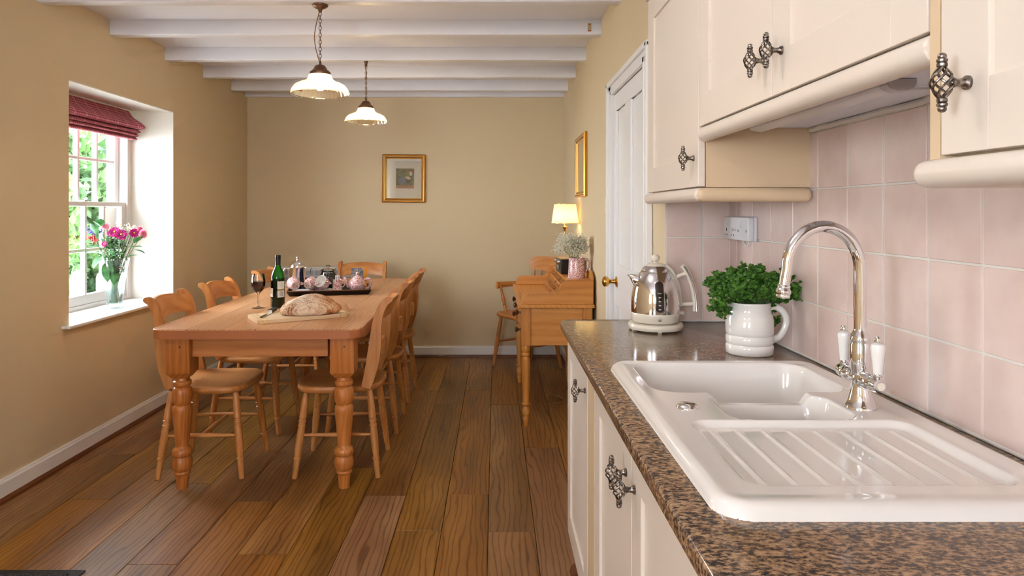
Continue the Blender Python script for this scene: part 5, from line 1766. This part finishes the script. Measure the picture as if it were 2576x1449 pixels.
def bouquet():
    vx, vy, vz = (288 - 1246) * 4.19 / F - .0, 4.19, .7185
    t = thing('crystal_vase', 'cut crystal vase of mixed flowers on the window sill', 'vase', (vx, vy, vz))
    m = MB(); lathe(m, [(0, 0), (.050, 0), (.052, .004), (.046, .016), (.047, .05), (.055, .13), (.068, .22), (.082, .292), (.0845, .298), (.080, .297), (.065, .22), (.051, .13), (.042, .055), (.040, .03), (0, .025)], None, 48, cap=False)
    m.build('glass', m_crystal, t)
    f = thing('flower_bouquet', 'mixed bouquet of magenta, pink and purple flowers in the crystal vase', 'flowers', (vx, vy, vz + .03))
    rnd = random.Random(4)
    Kf = 4.19 / F
    def px(x, y, dy=0): return V(((x - 288) * Kf, dy, HZ - (y - 531) * Kf - vz - .03))
    heads = []
    stems = MB()
    def stem(tip, r=.0016):
        b = V((rnd.uniform(-.025, .025), rnd.uniform(-.025, .025), .0))
        mid = V((tip.x * .42, tip.y * .42, .26))
        tube(stems, spl([b, V((mid.x * .35, mid.y * .35, .13)), mid, tip], 5), r, 5)
    def face(tip, tilt):
        d = V((tip.x * 1.0 + .02, tip.y - .08, .10)).normalized()
        d = (d + V(tilt)).normalized()
        return M.Translation(tip) @ d.to_track_quat('Z', 'Y').to_matrix().to_4x4()
    def daisy(tip, r, tilt=(0, -.5, 0)):
        T = face(tip, tilt); m = MB()
        for ring, (n, rl, up) in enumerate(((20, 1.0, .05), (16, .82, .22), (12, .6, .42))):
            for k in range(n):
                a = 2 * pi * (k + .5 * ring) / n + rnd.uniform(-.06, .06); L = r * rl * rnd.uniform(.9, 1.06); wv = r * .13
                u = V((cos(a), sin(a), 0)); s = V((-sin(a), cos(a), 0)); z = V((0, 0, 1))
                p = [u * L * q + z * (L * up * (q ** .8) + (-.05 * r * q * q)) for q in (.12, .55, .88, 1)]
                ws = (.4, 1, .9, .25)
                vs = []
                for q, w_ in zip(p, ws): vs += [q - s * wv * w_, q + z * wv * -.3, q + s * wv * w_]
                fs = []
                for i in range(3):
                    for j in range(2): fs.append((3 * i + j, 3 * i + j + 1, 3 * i + j + 4, 3 * i + j + 3))
                m.add(vs, fs, T)
        o = m.build('magenta_daisy', m_mag, f)
        c = MB(); ico(c, (0, 0, r * .16), r * .16, 2, T, sc=(1, 1, .6)); c.build('flower_eye', m_yel, o)
        stem(tip)
    def rose(tip, r, tilt=(0, -.2, 0)):
        T = face(tip, tilt); m = MB()
        for k in range(13):
            lay = k / 13; a = k * 2.4; rr = r * (.25 + .75 * lay); h = r * (1.25 - .45 * lay)
            vs = []; fs = []
            for i in range(6):
                for j in range(5):
                    b = a + (i / 5 - .5) * 1.5; v_ = j / 4
                    q = rr * (.45 + .65 * sin(v_ * 1.5)) + (.12 * r * lay if j == 4 else 0)
                    vs.append((q * cos(b), q * sin(b), -r * .5 + h * 1.1 * v_ - (.1 * r * lay if j == 4 else 0)))
            for i in range(5):
                for j in range(4): fs.append((i * 5 + j, (i + 1) * 5 + j, (i + 1) * 5 + j + 1, i * 5 + j + 1))
            m.add(vs, fs, T)
        m.build('pink_rose', m_pink, f); stem(tip, .002)
    for (x, y, r, d) in ((300, 583, .036, -.05), (322, 589, .036, -.075), (283, 585, .024, -.02), (344, 586, .030, -.03), (281, 612, .020, -.08)):
        daisy(px(x, y, d), r)
    rose(px(362, 589, -.02), .026, (.3, -.3, -.1)); rose(px(268, 571, .0), .024); rose(px(347, 578, .02), .020)
    # white phlox
    for (x, y, d) in ((331, 574, .02), (292, 571, .04), (312, 572, .05)):
        m = MB(); c = px(x, y, d)
        for k in range(26): ico(m, c + V([rnd.gauss(0, .011) for _ in range(3)]), rnd.uniform(.003, .006), 1)
        m.build('white_flower', m_white, f); stem(c)
    for (x, y, d) in ((233, 575, 0), (239, 582, -.03), (262, 581, -.05)):
        m = MB(); c = px(x, y, d)
        for k in range(46): ico(m, c + V((rnd.gauss(0, .013), rnd.gauss(0, .008), rnd.gauss(0, .006))), rnd.uniform(.002, .0045), 1)
        m.build('statice', m_purp, f); stem(c)
    for (x, y, d) in ((240, 592, -.03), (255, 605, -.05), (233, 603, -.01)):
        m = MB(); c = px(x, y, d)
        for k in range(8): ico(m, c + V((rnd.uniform(-.018, .018), rnd.uniform(-.012, .012), rnd.uniform(-.016, .016))), rnd.uniform(.0045, .0062), 2, sc=(1, 1, 1.25))
        m.build('berry_sprig', m_berry, f); stem(c)
    def leaf(p, dr, L, w_):
        T = M.Translation(p) @ V(dr).normalized().to_track_quat('X', 'Z').to_matrix().to_4x4()
        m = MB(); vs = []; fs = []
        for i in range(9):
            u = i / 8; ww = w_ * sin(pi * min(1, u * .94 + .05)) ** .8
            zc = -.25 * L * u * u
            vs += [(u * L, -ww, zc + .18 * ww), (u * L, -ww * .5, zc + .02 * ww), (u * L, 0, zc - .12 * ww), (u * L, ww * .5, zc + .02 * ww), (u * L, ww, zc + .18 * ww)]
        for i in range(8):
            for j in range(4): fs.append((i * 5 + j, i * 5 + j + 1, i * 5 + j + 6, i * 5 + j + 5))
        m.add([tuple(V(q) * 1.35) for q in vs], fs, T); m.build('leaf', m_leaf, f)
    for (x, y, d, dr, L, w_) in ((262, 575, -.02, (-.5, -.3, .9), .05, .018), (250, 572, -.0, (.3, -.4, .8), .055, .02), (258, 590, -.06, (.0, -.5, .9), .07, .018), (248, 610, -.05, (-.8, -.4, .3), .055, .026), (262, 635, -.05, (-.9, -.2, .2), .06, .020), (272, 640, -.06, (-.3, -.7, -.6), .07, .022), (345, 610, -.02, (.6, -.3, .7), .055, .022), (335, 622, -.03, (.9, -.2, .3), .055, .020), (338, 628, 0, (.9, 0, -.1), .05, .014), (285, 655, -.06, (.2, -.4, -.9), .09, .024), (297, 670, -.05, (.3, -.3, -.9), .08, .022), (305, 650, .03, (.5, .4, .3), .06, .02), (278, 625, -.02, (-.1, -.5, .9), .06, .016), (300, 640, -.07, (.1, -.7, .6), .05, .015), (315, 640, -.05, (.6, -.6, .4), .05, .014), (268, 650, .03, (-.6, .5, .3), .06, .02), (262, 620, -.06, (-.4, -.6, .2), .05, .02)):
        leaf(px(x, y, d), dr, L, w_)
    for k in range(60):
        a = rnd.uniform(0, 2 * pi); u = sqrt(rnd.random())
        stem(V((cos(a) * u * .11, sin(a) * u * .08, .40 + rnd.uniform(-.06, .06))), .0012)
    stems.build('stems', m_stem, f)
    m = MB()
    for k in range(420):
        c = V((rnd.gauss(.0, .035), rnd.gauss(-.01, .03), rnd.uniform(.17, .40)))
        if c.z < .27: c.x *= .6; c.y *= .6
        d = V((rnd.uniform(-1, 1), rnd.uniform(-1, 1), rnd.uniform(-.4, 1))).normalized(); s = d.orthogonal().normalized(); L = rnd.uniform(.016, .036)
        m.add([c, c + d * L * .5 + s * L * .22, c + d * L, c + d * L * .5 - s * L * .22], [(0, 1, 2, 3)])
    tag(m.build('foliage', m_leaf, f), kind='stuff')
bouquet()

# ================================================================== OUTSIDE THE WINDOW
m = MB(); box(m, -16, XL - .40, 1, 20, -.6, -.35); o = struct('ground', m, paint('gravel_path', (196, 190, 176), .9, 12, .2, .05))
def bush(label, cx, cy, cz, sx, sy, sz, n, seed, name='garden_bush'):
    t = thing(name, label, 'bush', (cx, cy, -.35))
    rnd = random.Random(seed); m = MB()
    for i in range(n):
        d = V([rnd.gauss(0, 1) for _ in range(3)]).normalized(); r = rnd.uniform(.62, 1.0) ** .5
        r *= 1 + .25 * NZ.noise(d * 2.3 + V((seed, 0, 0)))
        c = V((d.x * sx * r, d.y * sy * r, cz + .35 + d.z * sz * r))
        if c.z < 0: continue
        L = rnd.uniform(.05, .11)
        a = V([rnd.gauss(0, 1) for _ in range(3)]).normalized(); s = a.orthogonal().normalized()
        m.add([c - a * L, c + s * L * .45, c + a * L, c - s * L * .45], [(0, 1, 2, 3)])
    tag(m.build('foliage', m_hedge, t, smooth=False), kind='stuff')
    k = MB()
    for i in range(5):
        k_ = 2 * pi * i / 5; tube(k, spl([(.05 * cos(k_), .05 * sin(k_), 0), (.3 * sx * cos(k_), .3 * sy * sin(k_), .4 * cz + .2), (.7 * sx * cos(k_), .7 * sy * sin(k_), cz + .35)], 4), [.05, .03, .01], 6)
    k.build('branches', m_knobwood, t)
bush('leafy green tree seen through the upper window panes', -6.3, 9.6, 2.6, 1.5, 1.2, 2.2, 6500, 1, 'garden_tree')
bush('dense hedge seen low through the left window panes', -5.35, 7.6, .95, .75, .7, 1.0, 5200, 2)
bush('pale shrub outside between the window bars', -5.9, 8.9, 1.1, 1.0, .6, 1.3, 5200, 3)
t = thing('garden_outbuilding', 'white rendered outbuilding filling the right window panes', 'building', (-3.5, 8.4, -.35))
m = MB(); box(m, -4.45, -2.9, 7.9, 9.6, -.35, 3.6, b=.01); m.build('wall', paint('white_render', (240, 240, 236), .9, 20, .3, .03), t, world=True)
m = MB(); box(m, -4.28, -4.02, 7.86, 7.905, .75, 1.45, b=.005); fr_ = m.build('window', m_gloss, t, world=True)
m = MB(); box(m, -4.24, -4.06, 7.85, 7.862, .79, 1.41); m.build('pane', plain('dark_pane', (40, 52, 56), .1), fr_, world=True)
for i in range(10):
    m = MB(); x = -5.2 + i * .24
    pts = [(x - .075, -.34), (x + .075, -.34), (x + .075, .66)] + [(x + .075 * cos(R(a)), .66 + .075 * sin(R(a))) for a in (30, 60, 90, 120, 150)] + [(x - .075, .66)]
    prism(m, pts, 6.50 + i * .02, 6.53 + i * .02, 'xz', b=.004)
    o = m.build('fence_paling', paint('weathered_paling', (206, 204, 196), .8, 30, .3, .06))
    tag(o, 'round-topped pale fence paling low outside the window', 'fence', 'round-topped palings outside the window')
# ================================================================== CAMERA, LIGHT
cam = bpy.data.cameras.new('camera')
cam.sensor_width = 36.0
cam.lens = F / 2576 * 36
cam.shift_x = (1288 - 1246) / 2576
cam.shift_y = -(724.5 - 531) / 2576
cam.clip_start = .05
co = bpy.data.objects.new('camera', cam)
C.objects.link(co)
co.location = (0, 0, HZ); co.rotation_euler = (R(90), 0, 0)
S.camera = co

for nm, loc, rot, sx, sy in (('portal_dining_window', (XL - .36, 4.17, 1.35), (0, R(-90), 0), 1.2, .9),
                             ('portal_added_side_window', (XL - .2, -1.55, 1.525), (0, R(-90), 0), 1.15, 1.3),
                             ('portal_added_rear_window', (-1.15, YR - .08, 1.6), (R(90), 0, 0), .8, 1.2)):
    p = area(nm, loc, rot, sx, sy, 0, (1, 1, 1))
    p.data.cycles.is_portal = True

t = thing('added_fill_lamp', 'unseen added fill lamp with frosted bowl above the kitchen floor', 'lamp', (-.50, 1.45, ZC))  # out-of-view lamp added to brighten the kitchen end
m_ = MB(); lathe(m_, [(.05, 0), (.15, 0), (.155, -.012), (.15, -.02), (.05, -.02)], None, 32); m_.build('ceiling_plate', m_brass, t)
m_ = MB(); lathe(m_, [(0, -.105), (.06, -.098), (.11, -.075), (.14, -.045), (.15, -.02)], None, 32, cap=False); m_.build('bowl', m_lampcloth, t)
point('added_fill_light', (-.50, 1.45, ZC - .13), 18, (1.0, .93, .86), .12)

W = bpy.data.worlds.new('sky'); S.world = W
W.use_nodes = True
nt = W.node_tree; nt.nodes.clear()
bg = nt.nodes.new('ShaderNodeBackground'); ow = nt.nodes.new('ShaderNodeOutputWorld')
bg.inputs[0].default_value = (.82, .90, 1.0, 1); bg.inputs[1].default_value = 21.5
nt.links.new(bg.outputs[0], ow.inputs[0])

S.view_settings.view_transform = 'Standard'
S.view_settings.look = 'None'
S.view_settings.gamma = 1.0
S.view_settings.use_curve_mapping = False
S.view_settings.exposure = 0.66
cy = S.cycles
cy.use_denoising = True
try: cy.denoiser = 'OPENIMAGEDENOISE'
except Exception: pass
cy.use_adaptive_sampling = True
cy.adaptive_threshold = .12
cy.adaptive_min_samples = 16
cy.use_light_tree = False
cy.max_bounces = 6; cy.diffuse_bounces = 3; cy.glossy_bounces = 3; cy.transmission_bounces = 4; cy.transparent_max_bounces = 12
cy.caustics_reflective = False; cy.caustics_refractive = False
cy.sample_clamp_indirect = 6.0
